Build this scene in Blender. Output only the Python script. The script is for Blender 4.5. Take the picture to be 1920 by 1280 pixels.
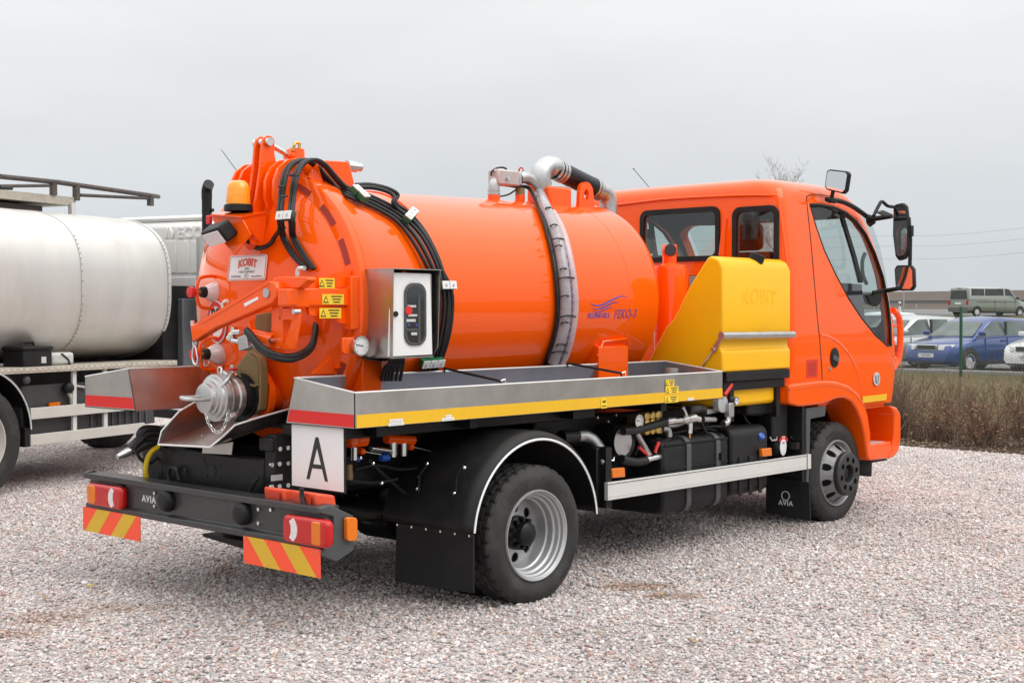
import bpy, bmesh, math, random
from math import sin, cos, pi, radians, sqrt, atan2, hypot
from mathutils import Vector, Matrix
random.seed(7)
for o in list(bpy.data.objects): bpy.data.objects.remove(o)
S = bpy.context.scene
COL = S.collection
# ------------------------------------------------------------------ camera
CAM = Vector((-5.7975, -6.4073, 1.6489)); YAW, PITCH, ROLL, FPX = 0.7443, -0.0209, -0.0018, 2555.56
FW = Vector((cos(YAW)*cos(PITCH), sin(YAW)*cos(PITCH), sin(PITCH)))
_rt = Vector((sin(YAW), -cos(YAW), 0)); _up = _rt.cross(FW)
RT = _rt*cos(ROLL) + _up*sin(ROLL); UP = -_rt*sin(ROLL) + _up*cos(ROLL)
cam = bpy.data.cameras.new('camera'); cam.sensor_width = 36; cam.lens = FPX/1920*36
cam.clip_start = .1; cam.clip_end = 6000
co = bpy.data.objects.new('camera', cam); COL.objects.link(co)
co.matrix_world = Matrix(((RT.x, UP.x, -FW.x, CAM.x), (RT.y, UP.y, -FW.y, CAM.y), (RT.z, UP.z, -FW.z, CAM.z), (0, 0, 0, 1)))
S.camera = co
# ------------------------------------------------------------------ sky, sun, exposure
SUN_EL, SUN_AZ = radians(48), radians(-70)      # azimuth of the sun's position measured from +x towards +y
W = bpy.data.worlds.new('World'); S.world = W; W.use_nodes = True
nt = W.node_tree; nt.nodes.clear()
def wn(t, **k):
    n = nt.nodes.new(t)
    for a, b in k.items(): setattr(n, a, b)
    return n
sky = wn('ShaderNodeTexSky', sky_type='NISHITA', sun_disc=False, sun_elevation=SUN_EL, sun_rotation=pi/2-SUN_AZ, dust_density=6, air_density=1.5)
tc = wn('ShaderNodeTexCoord'); sep = wn('ShaderNodeSeparateXYZ'); nt.links.new(tc.outputs['Generated'], sep.inputs[0])
ramp = wn('ShaderNodeValToRGB'); el = ramp.color_ramp.elements   # overcast: grey at the horizon, brighter towards the zenith
el[0].position = 0.0; el[0].color = (.585, .622, .655, 1); el[1].position = 1; el[1].color = (2.15, 2.15, 2.13, 1)
for p_, c_ in ((.07, (.66, .695, .725)), (.17, (.80, .822, .838)), (.26, (.96, .966, .97)), (.5, (1.32, 1.325, 1.33))):
    e_ = el.new(p_); e_.color = (*c_, 1)
nt.links.new(sep.outputs['Z'], ramp.inputs[0])
mp = wn('ShaderNodeMapping'); mp.inputs['Scale'].default_value = (1.3, 1.3, 4.2); nt.links.new(tc.outputs['Generated'], mp.inputs[0])
noi = wn('ShaderNodeTexNoise'); noi.inputs['Scale'].default_value = 1.7; noi.inputs['Detail'].default_value = 5; noi.inputs['Roughness'].default_value = .5
nt.links.new(mp.outputs[0], noi.inputs['Vector'])
nr = wn('ShaderNodeMapRange'); nr.inputs['From Min'].default_value = .3; nr.inputs['From Max'].default_value = .7
nr.inputs['To Min'].default_value = .89; nr.inputs['To Max'].default_value = 1.05; nt.links.new(noi.outputs['Fac'], nr.inputs['Value'])
mul = wn('ShaderNodeVectorMath', operation='SCALE'); nt.links.new(ramp.outputs[0], mul.inputs[0]); nt.links.new(nr.outputs[0], mul.inputs['Scale'])
sc10 = wn('ShaderNodeVectorMath', operation='SCALE'); sc10.inputs['Scale'].default_value = 10.0; nt.links.new(mul.outputs[0], sc10.inputs[0])
mix = wn('ShaderNodeMix', data_type='RGBA'); mix.inputs['Factor'].default_value = .985
nt.links.new(sky.outputs[0], mix.inputs['A']); nt.links.new(sc10.outputs[0], mix.inputs['B'])
bg = wn('ShaderNodeBackground'); bg.inputs['Strength'].default_value = .1; nt.links.new(mix.outputs['Result'], bg.inputs['Color'])
wo = wn('ShaderNodeOutputWorld'); nt.links.new(bg.outputs[0], wo.inputs[0])
sun = bpy.data.lights.new('sun', 'SUN'); sun.energy = 1.1; sun.angle = radians(40); sun.color = (1, .97, .92)
so = bpy.data.objects.new('sun', sun); COL.objects.link(so)
so.rotation_euler = Vector((cos(SUN_EL)*cos(SUN_AZ), cos(SUN_EL)*sin(SUN_AZ), sin(SUN_EL))).to_track_quat('Z', 'Y').to_euler()
so.location = (0, -10, 30)
vs = S.view_settings; vs.view_transform = 'Standard'; vs.look = 'None'; vs.exposure = 0.12; vs.gamma = 1; vs.use_curve_mapping = False
S.cycles.max_bounces = 8; S.cycles.transparent_max_bounces = 16; S.cycles.caustics_reflective = False; S.cycles.caustics_refractive = False
# ------------------------------------------------------------------ measuring helpers: a photo pixel seen on a known plane of the place
def ray(u, v): return FW + RT*((u-960)/FPX) - UP*((v-640)/FPX)
def B(u, v, ax, val):
    d = ray(u, v); i = 'xyz'.index(ax)
    return CAM + d*((val-CAM[i])/d[i])
TZ0, TZS = 1.694, .0195
def tz(x): return TZ0 + TZS*(x+.85)           # tank axis, leaning a little to the rear
def T(u, v, r):                                # pixel on a cylinder of radius r round the tank axis
    d = ray(u, v); t = 4.0; best = (9, t)
    while t < 13:
        q = CAM + d*t; g = hypot(q.y, q.z-tz(q.x)) - r
        if g < best[0]: best = (g, t)
        if g < 0: break
        t += .004
    return CAM + d*best[1]
def TP(x, a, r): return Vector((x, -r*cos(a), tz(x)+r*sin(a)))     # a: angle up from the right-hand side
def D(u, dep, z):                              # pixel column at a depth, standing at height z
    d = ray(u, 586); k = dep/d.dot(FW); q = CAM + d*k; return Vector((q.x, q.y, z))
# ------------------------------------------------------------------ materials
def N(m, t, **k):
    n = m.node_tree.nodes.new(t)
    for a, b in k.items(): setattr(n, a, b)
    return n
def mat(name, col, rough=.5, metal=0, coat=0, var=.06, nscale=6, bump=0, bscale=60, trans=0, rvar=.08, dirt=None, dscale=3, spec=.5, alpha=1, stretch=None, coatr=.04, cior=1.5):
    m = bpy.data.materials.new(name); m.use_nodes = True; t = m.node_tree
    b = t.nodes['Principled BSDF']
    b.inputs['Metallic'].default_value = metal; b.inputs['Coat Weight'].default_value = coat; b.inputs['Coat Roughness'].default_value = coatr; b.inputs['Coat IOR'].default_value = cior
    b.inputs['Transmission Weight'].default_value = trans; b.inputs['Specular IOR Level'].default_value = spec
    tcn = N(m, 'ShaderNodeTexCoord'); vec = tcn.outputs['Object']
    if stretch:
        mpn = N(m, 'ShaderNodeMapping'); mpn.inputs['Scale'].default_value = stretch; t.links.new(vec, mpn.inputs[0]); vec = mpn.outputs[0]
    nz = N(m, 'ShaderNodeTexNoise'); nz.inputs['Scale'].default_value = nscale; nz.inputs['Detail'].default_value = 6; nz.inputs['Roughness'].default_value = .6
    t.links.new(vec, nz.inputs['Vector'])
    mr = N(m, 'ShaderNodeMapRange'); mr.inputs['From Min'].default_value = .25; mr.inputs['From Max'].default_value = .75
    mr.inputs['To Min'].default_value = 1-var; mr.inputs['To Max'].default_value = 1+var; t.links.new(nz.outputs['Fac'], mr.inputs['Value'])
    sc = N(m, 'ShaderNodeVectorMath', operation='SCALE'); sc.inputs[0].default_value = col; t.links.new(mr.outputs[0], sc.inputs['Scale'])
    out = sc.outputs[0]
    if dirt:
        n2 = N(m, 'ShaderNodeTexNoise'); n2.inputs['Scale'].default_value = dscale; n2.inputs['Detail'].default_value = 8; n2.inputs['Roughness'].default_value = .7
        t.links.new(vec, n2.inputs['Vector'])
        m2 = N(m, 'ShaderNodeMapRange'); m2.inputs['From Min'].default_value = .48; m2.inputs['From Max'].default_value = .78; m2.inputs['To Max'].default_value = dirt[3]
        t.links.new(n2.outputs['Fac'], m2.inputs['Value'])
        mx = N(m, 'ShaderNodeMix', data_type='RGBA'); mx.inputs['B'].default_value = (*dirt[:3], 1)
        t.links.new(m2.outputs[0], mx.inputs['Factor']); t.links.new(out, mx.inputs['A']); out = mx.outputs['Result']
    t.links.new(out, b.inputs['Base Color'])
    r2 = N(m, 'ShaderNodeMapRange'); r2.inputs['To Min'].default_value = max(.02, rough-rvar); r2.inputs['To Max'].default_value = min(1, rough+rvar)
    t.links.new(nz.outputs['Fac'], r2.inputs['Value']); t.links.new(r2.outputs[0], b.inputs['Roughness'])
    if bump:
        n3 = N(m, 'ShaderNodeTexNoise'); n3.inputs['Scale'].default_value = bscale; n3.inputs['Detail'].default_value = 3
        t.links.new(vec, n3.inputs['Vector'])
        bp = N(m, 'ShaderNodeBump'); bp.inputs['Strength'].default_value = bump; bp.inputs['Distance'].default_value = .01
        t.links.new(n3.outputs['Fac'], bp.inputs['Height']); t.links.new(bp.outputs[0], b.inputs['Normal'])
    return m
def glassmat(name, tint=(.75, .8, .8), refl=1.0):
    m = bpy.data.materials.new(name); m.use_nodes = True; t = m.node_tree; t.nodes.clear()
    tr = N(m, 'ShaderNodeBsdfTransparent'); tr.inputs[0].default_value = (*tint, 1)
    gl = N(m, 'ShaderNodeBsdfGlossy'); gl.inputs['Roughness'].default_value = .02
    lw = N(m, 'ShaderNodeLayerWeight'); lw.inputs[0].default_value = .5; pw = N(m, 'ShaderNodeMath', operation='POWER'); pw.inputs[1].default_value = 5; t.links.new(lw.outputs['Facing'], pw.inputs[0])
    mm = N(m, 'ShaderNodeMath', operation='MULTIPLY_ADD'); mm.inputs[1].default_value = .9*min(1, refl); mm.inputs[2].default_value = .06*refl; t.links.new(pw.outputs[0], mm.inputs[0])
    mx = N(m, 'ShaderNodeMixShader'); t.links.new(mm.outputs[0], mx.inputs[0]); t.links.new(tr.outputs[0], mx.inputs[1]); t.links.new(gl.outputs[0], mx.inputs[2])
    o = N(m, 'ShaderNodeOutputMaterial'); t.links.new(mx.outputs[0], o.inputs[0]); return m
ORANGE = mat('orange_paint', (.93, .102, .001), .34, spec=.06, coat=.9, cior=1.46, coatr=.025, dirt=(.74, .10, .01, .15), dscale=1.3, var=.02, nscale=2.5, rvar=.05, bump=.012, bscale=6)
ORANGE_D = mat('orange_paint_chassis', (.84, .11, .004), .4, coat=.6, var=.04, nscale=5)
STEEL = mat('brushed_stainless', (.50, .485, .46), .34, metal=1, var=.13, nscale=5, rvar=.10, bump=.06, bscale=30, stretch=(1, 1, 1), dirt=(.34, .32, .29, .5), dscale=4)
GALV = mat('galvanised', (.50, .505, .505), .36, metal=.92, var=.14, nscale=14, rvar=.1)
CAST = mat('cast_aluminium', (.50, .505, .50), .36, metal=.92, var=.12, nscale=20, bump=.15, bscale=120)
ALU = mat('aluminium_profile', (.72, .715, .69), .42, metal=.35, var=.05, nscale=6)
CHROME = mat('zinc', (.72, .72, .70), .25, metal=1, var=.1, nscale=30)
BLACK = mat('black_chassis_paint', (.008, .008, .0085), .42, spec=.25, coat=.05, var=.3, nscale=7, dirt=(.030, .028, .026, .5), dscale=5)
BPLAST = mat('black_plastic', (.009, .0093, .010), .5, spec=.28, var=.25, nscale=9, bump=.08, bscale=200, dirt=(.032, .031, .030, .5), dscale=4)
GPLAST = mat('grey_plastic', (.065, .069, .073), .55, var=.12, nscale=9, bump=.05, bscale=200)
RUBBER = mat('tyre_rubber', (.020, .0195, .019), .72, var=.25, nscale=8, bump=.12, bscale=160, dirt=(.075, .069, .062, .7), dscale=5)
HOSE = mat('black_hose', (.013, .013, .0138), .42, spec=.35, var=.2, nscale=20)
YELLOW = mat('yellow_plastic', (.88, .465, .004), .38, spec=.3, coat=.1, dirt=(.80, .36, .02, .4), dscale=2.5, var=.03, nscale=3, bump=.02, bscale=25)
WHITE = mat('white_paint', (.78, .78, .775), .42, var=.02, nscale=4)
WHITED = mat('white_dull', (.60, .61, .59), .5, var=.05, nscale=4, dirt=(.33, .32, .28, .5))
YREF = mat('yellow_reflective', (.78, .45, .010), .45, var=.04, nscale=40)
RREF = mat('red_reflective', (.66, .012, .008), .42, var=.04, nscale=40)
CHEVR = mat('chevron_red', (.95, .085, .028), .45, var=.03, nscale=60)
CHEVY = mat('chevron_yellow', (.68, .41, .02), .45, var=.04, nscale=60)
RLENS = mat('red_lens', (.50, .006, .005), .14, spec=.2, coat=.7, var=.1, nscale=60)
ALENS = mat('amber_lens', (.72, .17, .003), .16, spec=.2, coat=.6, var=.1, nscale=60)
WLENS = mat('white_lens', (.72, .68, .68), .2, coat=.6, var=.08, nscale=70)
BRASS = mat('brass', (.62, .42, .13), .35, metal=.85, var=.15, nscale=25)
BRONZE = mat('bronze_cast', (.25, .175, .075), .55, metal=.35, var=.2, nscale=14, bump=.2, bscale=90)
RED = mat('red_plastic', (.62, .02, .02), .4, var=.05)
BLUE = mat('blue_plastic', (.02, .10, .45), .4, var=.05)
GREEN = mat('green_plastic', (.01, .12, .05), .45, var=.05)
SILVER = mat('silver_wheel', (.46, .465, .47), .40, metal=.5, var=.06, nscale=6)
DARK = mat('dark_interior', (.03, .03, .032), .8, var=.2)
INK = mat('black_print', (.02, .02, .02), .5, var=.02)
INKG = mat('grey_print', (.25, .25, .26), .5, var=.02)
INKB = mat('blue_print', (.045, .075, .36), .4, var=.02)
INKR = mat('red_print', (.62, .10, .05), .5, var=.02)
WGREY = mat('pale_grey', (.52, .52, .52), .5, var=.04)
LYEL = mat('yellow_sticker', (.85, .58, .03), .5, var=.02)
GLASS = glassmat('window_glass', (.78, .84, .83), 1.0)
DGLASS = glassmat('tinted_glass', (.28, .31, .31), 1.0)
AGLASS = glassmat('amber_glass', (1.0, .66, .16), .9)
FILM = mat('plastic_film', (.55, .53, .52), .25, trans=.0, var=.1, nscale=10, bump=.6, bscale=14)
MIRROR = mat('mirror_glass', (.75, .77, .78), .03, metal=1, var=.01, rvar=.01)
HOSECLR = mat('clear_spiral_hose', (.50, .36, .36), .28, coat=.4, var=.12, nscale=30)
HOSEG = mat('grey_spiral_hose', (.33, .30, .32), .28, coat=.4, var=.12, nscale=30)
SEAT = mat('seat_cloth', (.05, .05, .055), .9, var=.2, nscale=40)
SEATR = mat('red_seat_cover', (.16, .035, .03), .35, var=.3, nscale=9, bump=.5, bscale=12)
# ------------------------------------------------------------------ mesh builder
class M:
    def __init__(s): s.v = []; s.f = []
    def add(s, vs, fs):
        k = len(s.v); s.v += [tuple(p) for p in vs]; s.f += [tuple(i+k for i in f) for f in fs]; return s
    def box(s, c, d, R=None):
        vs = []
        for z in (-1, 1):
            for y in (-1, 1):
                for x in (-1, 1):
                    p = Vector((x*d[0]/2, y*d[1]/2, z*d[2]/2)); p = R @ p if R else p
                    vs.append(p + Vector(c))
        return s.add(vs, [(0, 2, 3, 1), (4, 5, 7, 6), (0, 1, 5, 4), (2, 6, 7, 3), (0, 4, 6, 2), (1, 3, 7, 5)])
    def bx(s, x0, x1, y0, y1, z0, z1): return s.box(((x0+x1)/2, (y0+y1)/2, (z0+z1)/2), (abs(x1-x0), abs(y1-y0), abs(z1-z0)))
    def prism(s, loop, off):                    # loop: list of 3D points, off: extrusion vector
        n = len(loop); off = Vector(off); a = [Vector(p) for p in loop]; b = [p+off for p in a]
        return s.add(a+b, [tuple(range(n))[::-1], tuple(range(n, 2*n))] + [(i, (i+1) % n, n+(i+1) % n, n+i) for i in range(n)])
    def px(s, pix, ax, val, thick):             # outline measured on a plane, given its own thickness
        o = [0, 0, 0]; o['xyz'.index(ax)] = thick
        return s.prism([B(u, v, ax, val) for u, v in pix], o)
    def yz(s, pts, x0, x1): return s.prism([(x0, y, z) for y, z in pts], (x1-x0, 0, 0))
    def xz(s, pts, y0, y1): return s.prism([(x, y0, z) for x, z in pts], (0, y1-y0, 0))
    def xy(s, pts, z0, z1): return s.prism([(x, y, z0) for x, y in pts], (0, 0, z1-z0))
    def rings(s, rs, cap0=True, cap1=True, closed=True):
        n = len(rs[0]); k = []
        vs = [p for r in rs for p in r]
        for j in range(len(rs)-1):
            for i in range(n if closed else n-1):
                k.append((j*n+i, j*n+(i+1) % n, (j+1)*n+(i+1) % n, (j+1)*n+i))
        if cap0: k.append(tuple(range(n))[::-1])
        if cap1: k.append(tuple((len(rs)-1)*n+i for i in range(n)))
        return s.add(vs, k)
    def tube(s, pts, r, n=8, cap=True):
        P = [Vector(p) for p in pts]; rs = []; rr = r if isinstance(r, (list, tuple)) else [r]*len(P)
        t0 = (P[1]-P[0]).normalized(); up = Vector((0, 0, 1)) if abs(t0.z) < .9 else Vector((1, 0, 0))
        a = t0.cross(up).normalized()
        for i, p in enumerate(P):
            t = ((P[min(i+1, len(P)-1)]-P[max(i-1, 0)])).normalized()
            a = (a - t*a.dot(t))
            a = a.normalized() if a.length > 1e-6 else t.orthogonal().normalized()
            b = t.cross(a); rs.append([p + (a*cos(2*pi*k/n) + b*sin(2*pi*k/n))*rr[i] for k in range(n)])
        return s.rings(rs, cap, cap)
    def cyl(s, p0, p1, r, r1=None, n=16): return s.tube([p0, p1], [r, r if r1 is None else r1], n)
    def lathe(s, prof, o, ax, n=32, a0=0, a1=2*pi, closed=True):   # prof: (axial, radius)
        o = Vector(o); A = Vector({'x': (1, 0, 0), 'y': (0, 1, 0), 'z': (0, 0, 1)}[ax]) if isinstance(ax, str) else Vector(ax).normalized()
        e = Vector((0, 0, 1)) if abs(A.z) < .9 else Vector((1, 0, 0)); e = (e-A*e.dot(A)).normalized(); g = A.cross(e)
        full = abs(a1-a0-2*pi) < 1e-6; m = n if full else n+1
        rs = [[o + A*h + (e*cos(a0+(a1-a0)*k/n) + g*sin(a0+(a1-a0)*k/n))*r for k in range(m)] for h, r in prof]
        return s.rings(rs, False, False, full)
    def ball(s, c, r, n=12, sc=(1, 1, 1)):
        c = Vector(c); rs = []
        for j in range(1, n//2):
            a = pi*j/(n//2)
            rs.append([c + Vector((sin(a)*cos(2*pi*k/n)*r*sc[0], sin(a)*sin(2*pi*k/n)*r*sc[1], cos(a)*r*sc[2])) for k in range(n)])
        return s.rings(rs)
    def ob(s, name, m, parent=None, smooth=40, bevel=0, seg=2, solid=0):
        me = bpy.data.meshes.new(name); me.from_pydata(s.v, [], s.f); 
        bm = bmesh.new(); bm.from_mesh(me); bmesh.ops.recalc_face_normals(bm, faces=bm.faces); bm.to_mesh(me); bm.free()
        o = bpy.data.objects.new(name, me); COL.objects.link(o); me.materials.append(m)
        if solid:
            q = o.modifiers.new('solid', 'SOLIDIFY'); q.thickness = solid; q.offset = 0
        if bevel:
            q = o.modifiers.new('bevel', 'BEVEL'); q.width = bevel; q.segments = seg; q.limit_method = 'ANGLE'; q.angle_limit = radians(35)
        if smooth:
            me.polygons.foreach_set('use_smooth', [True]*len(me.polygons))
            me.set_sharp_from_angle(angle=radians(smooth if not bevel else 60))
        if parent: o.parent = parent
        return o
def spline(pts, k=6):                           # smooth curve through points
    P = [Vector(p) for p in pts]; out = []
    for i in range(len(P)-1):
        a, b, c, d = P[max(i-1, 0)], P[i], P[i+1], P[min(i+2, len(P)-1)]
        for j in range(k):
            t = j/k; out.append(.5*((2*b) + (c-a)*t + (2*a-5*b+4*c-d)*t*t + (3*b-a-3*c+d)*t**3))
    return out + [P[-1]]
def empty(name, loc=(0, 0, 0), rz=0, parent=None):
    o = bpy.data.objects.new(name, None); COL.objects.link(o); o.location = loc; o.rotation_euler = (0, 0, rz); o.empty_display_size = .2
    if parent: o.parent = parent
    return o
def tag(o, label, cat, group=None):
    o['label'] = label; o['category'] = cat
    if group: o['group'] = group
    return o
def struct(o, kind='structure'): o['kind'] = kind; return o
def copy_tree(o, parent=None):
    c = o.copy(); COL.objects.link(c); c.parent = parent
    for ch in list(o.children): copy_tree(ch, c)
    return c
def text(body, size, m, parent, fn, name='lettering', shear=0, sx=1, align='CENTER', bold=0, ext=.0006, outline=0, space=1.0):
    cu = bpy.data.curves.new('txt', 'FONT'); cu.body = body; cu.size = size; cu.align_x = align; cu.align_y = 'CENTER'; cu.shear = shear
    cu.offset = bold; cu.space_character = space; cu.extrude = ext; cu.resolution_u = 3
    if outline: cu.fill_mode = 'NONE'; cu.bevel_depth = outline; cu.bevel_resolution = 0
    t = bpy.data.objects.new('txt', cu); COL.objects.link(t)
    dg = bpy.context.evaluated_depsgraph_get(); me = bpy.data.meshes.new_from_object(t.evaluated_get(dg)); bpy.data.objects.remove(t); bpy.data.curves.remove(cu)
    for v in me.vertices: v.co = fn(v.co.x*sx, v.co.y, v.co.z)
    me.materials.clear(); me.materials.append(m); me.name = name
    o = bpy.data.objects.new(name, me); COL.objects.link(o)
    if parent: o.parent = parent
    return o
def fr(o):                                       # lettering on a face that looks to the truck's right (-y)
    o = Vector(o); return lambda s, t, h: o + Vector((s, -h, t))
def fb(o):                                       # lettering on a face that looks to the rear (-x)
    o = Vector(o); return lambda s, t, h: o + Vector((-h, -s, t))
def apply_bool(o, cutters, op='DIFFERENCE'):
    for c in cutters:
        md = o.modifiers.new('b', 'BOOLEAN'); md.operation = op; md.object = c; md.solver = 'EXACT'; md.material_mode = 'TRANSFER'
    dg = bpy.context.evaluated_depsgraph_get(); dg.update()
    me = bpy.data.meshes.new_from_object(o.evaluated_get(dg)); o.modifiers.clear(); o.data = me
    for c in cutters: bpy.data.objects.remove(c)
    me.polygons.foreach_set('use_smooth', [True]*len(me.polygons)); me.set_sharp_from_angle(angle=radians(35)); me.update()
def rrect(y0, y1, z0, z1, r, n=5):
    out = []
    for cy, cz, a in ((y1-r, z1-r, 0), (y0+r, z1-r, 90), (y0+r, z0+r, 180), (y1-r, z0+r, 270)):
        for k in range(n+1):
            t = radians(a+90*k/n); out.append((cy+r*cos(t), cz+r*sin(t)))
    return out
def holed(mb, o, A, e, g, prof, nh, hole_r, n=8):
    """ring surface between two (axial, radius) circles with nh round openings"""
    (h0, r0), (h1, r1) = prof; rm = (r0+r1)/2; hm = (h0+h1)/2
    def pt(rad, ang): 
        t = (rad-r0)/(r1-r0); return o + A*(h0+(h1-h0)*t) + (e*cos(ang)+g*sin(ang))*rad
    w = 2*pi/nh
    for k in range(nh):
        c = k*w; inner = []; outer = []
        bnd = [(r1, c-w/2), (r1, c), (r1, c+w/2), (rm, c+w/2), (r0, c+w/2), (r0, c), (r0, c-w/2), (rm, c-w/2)]
        b2 = []
        for i in range(8):
            p, q = bnd[i], bnd[(i+1) % 8]; b2 += [p, ((p[0]+q[0])/2, (p[1]+q[1])/2)]
        for (rad, an) in b2:
            outer.append(pt(rad, an)); dy = rad-rm; dx = (an-c)*rm; L = hypot(dx, dy)
            inner.append(pt(rm+dy/L*hole_r, c+dx/L*hole_r/rm))
        back = [p - A*.012 for p in inner]
        m = len(outer); mb.add(outer+inner+back, [(i, (i+1) % m, m+(i+1) % m, m+i) for i in range(m)] + [(m+i, m+(i+1) % m, 2*m+(i+1) % m, 2*m+i) for i in range(m)])
    return mb
# =================================================================== the orange vacuum truck
TR = empty('vacuum_truck'); tag(TR, 'orange vacuum tanker truck with yellow side tank parked on gravel', 'truck')
YS = -1.133
# ---- chassis
for s in (1, -1):
    M().bx(-1.25, 4.55, s*.43-.04, s*.43+.04, .64, .86).ob('chassis_rail', BLACK, TR, bevel=.006)
    M().bx(-1.22, 2.9, s*.43-.045, s*.43+.045, .864, .985).ob('subframe_rail', BLACK, TR, bevel=.006)
XM = M().bx(-1.262, -1.20, -.385, .60, .655, .855).ob('rear_crossmember', BLACK, TR, bevel=.012)
for (u, v, r) in ((399, 882, .034), (381, 861, .018), (347, 880, .014), (386, 871, .010), (412, 874, .010), (386, 891, .010), (412, 894, .010)):
    q = B(u, v, 'x', -1.262); M().cyl(q, q+Vector((-.003, 0, 0)), r, n=16).ob('hole', DARK, XM)
M().bx(-1.258, -1.21, .60, .66, .62, .93).ob('frame_post', BLACK, TR, bevel=.008)
RP = M().bx(-1.255, -1.0, -.478, -.388, .60, .99).ob('rear_bracket_plate', BLACK, TR, bevel=.006)
M().bx(-1.275, -1.256, -.48, -.36, .90, .975).ob('bracket_rail', BLACK, TR, bevel=.008)
for (u, v) in ((523, 841), (538, 839), (508, 871), (522, 869), (538, 868), (508, 912), (522, 911), (538, 909)):
    q = B(u, v, 'y', -.479); M().cyl(q, q+Vector((0, -.012, 0)), .013, n=8).ob('bolt', CHROME, RP)
q = B(519, 895, 'y', -.478); M().box(q, (.075, .004, .032)).ob('type_plate', WGREY, RP)
for x in (-.6, .8, 2.2, 3.4): M().bx(x-.05, x+.05, -.39, .39, .66, .84).ob('crossmember', BLACK, TR, bevel=.005)
M().lathe([(-.78, .02), (-.78, .075), (-.2, .085), (-.16, .16), (.16, .16), (.2, .085), (.78, .075), (.78, .02)], (0, 0, .385), 'y', 20).ob('rear_axle', BLACK, TR)
M().cyl((3.857, -.85, .385), (3.857, .85, .385), .06).ob('front_axle', BLACK, TR)
for s in (1, -1):
    for k in range(4):
        M().bx(-.62+.09*k, .62-.09*k, s*.5-.035, s*.5+.035, .44+.016*k, .455+.016*k).ob('leaf_spring', BLACK, TR)
M().tube([(-1.0, .1, .58), (.2, .05, .55), (2.6, 0, .6)], .045, 10).ob('drive_shaft', BLACK, TR)
M().bx(2.4, 4.5, -.36, .36, .45, 1.02).ob('engine_block', BLACK, TR, bevel=.03)
M().bx(-1.42, -1.18, -.06, .10, .60, .66).ob('towing_jaw', mat('yellow_grease', (.30, .18, .02), .5), TR, bevel=.01)
# ---- wheels
def tyre(mb, y0, side, R=.399, w=.235, rim=.262, n=160, d=.010):
    # y0: outer sidewall plane, side=-1 for right-hand side; tread runs inwards from it
    prof = [(0.012, rim-.008), (0.004, rim+.012), (-.004, rim+.03), (-.010, rim+.06), (-.007, rim+.085), (.006, R-.032), (.016, R-.013), (.030, R-.003)]
    g = [(.030, 1), (.062, 1), (.064, 0), (.074, 0), (.076, 1), (.108, 1), (.110, 0), (.122, 0), (.124, 1), (.158, 1), (.160, 0), (.170, 0), (.172, 1), (.204, 1)]
    rs = []
    def ring(h, r, mod=0, ph=0):
        L = []
        for k in range(n):
            rr = r
            if mod and (k+ph) % 5 == 0: rr = r-d
            a = 2*pi*k/n; L.append(Vector((rr*sin(a), y0-side*h, rr*cos(a))))
        rs.append(L)
    for h, r in prof: ring(h, r, 1 if r > R-.005 else 0)
    for i, (h, hi) in enumerate(g): ring(h, R if hi else R-d, hi, (i//4) % 2*2)
    for h, r in reversed(prof): ring(w-h, r, 1 if r > R-.005 else 0)
    return mb.rings(rs, False, False)
def put(o, x): 
    o.location = (x, 0, .381); return o
def wheel_rear(side):
    w = empty('rear_wheel', (0, 0, 0), 0, TR); yo = side*1.262
    A = Vector((0, side, 0)); e = Vector((0, 0, 1)); g = A.cross(e)
    ty = tyre(M(), yo, side).ob('tyre', RUBBER, w, smooth=30); put(ty, 0)
    ti = tyre(M(), side*.985, side).ob('tyre', RUBBER, w, smooth=30); put(ti, 0)
    o = Vector((0, 0, 0))
    L = 1.262
    rim = M().lathe([(L-.006, .247), (L+.004, .2535), (L+.004, .258), (L-.01, .262)][::-1] + [(L-.004, .246), (L-.012, .240), (L-.030, .238), (L-.036, .228), (L-.060, .224), (L-.068, .212), (L-.105, .209), (L-.112, .199), (L-.165, .196), (L-.178, .192), (L-.18, .19)], o, A, 64).ob('rim', SILVER, w, smooth=28); put(rim, 0)
    dm = M(); holed(dm, o, A, e, g, ((L-.168, .10), (L-.18, .19)), 8, .030); disc = dm.ob('wheel_disc', SILVER, w, smooth=50); put(disc, 0)
    bd = M().lathe([(L-.215, .0), (L-.215, .205)], o, A, 32).ob('brake_drum', DARK, w); put(bd, 0)
    hub = M().lathe([(L-.165, .10), (L-.14, .098), (L-.125, .07), (L-.07, .066), (L-.055, .05), (L-.05, .0)], o, A, 32).ob('hub', BLACK, w); put(hub, 0)
    for k in range(10):
        a = 2*pi*k/10; c = o+(e*cos(a)+g*sin(a))*.083
        nn = M().cyl(c+A*(L-.145), c+A*(L-.10), .014, n=6).ob('wheel_nut', BLACK, w); put(nn, 0)
    return w
INKK = mat('deep_black', (.003, .003, .003), .9, spec=.05, var=.05)
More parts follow.
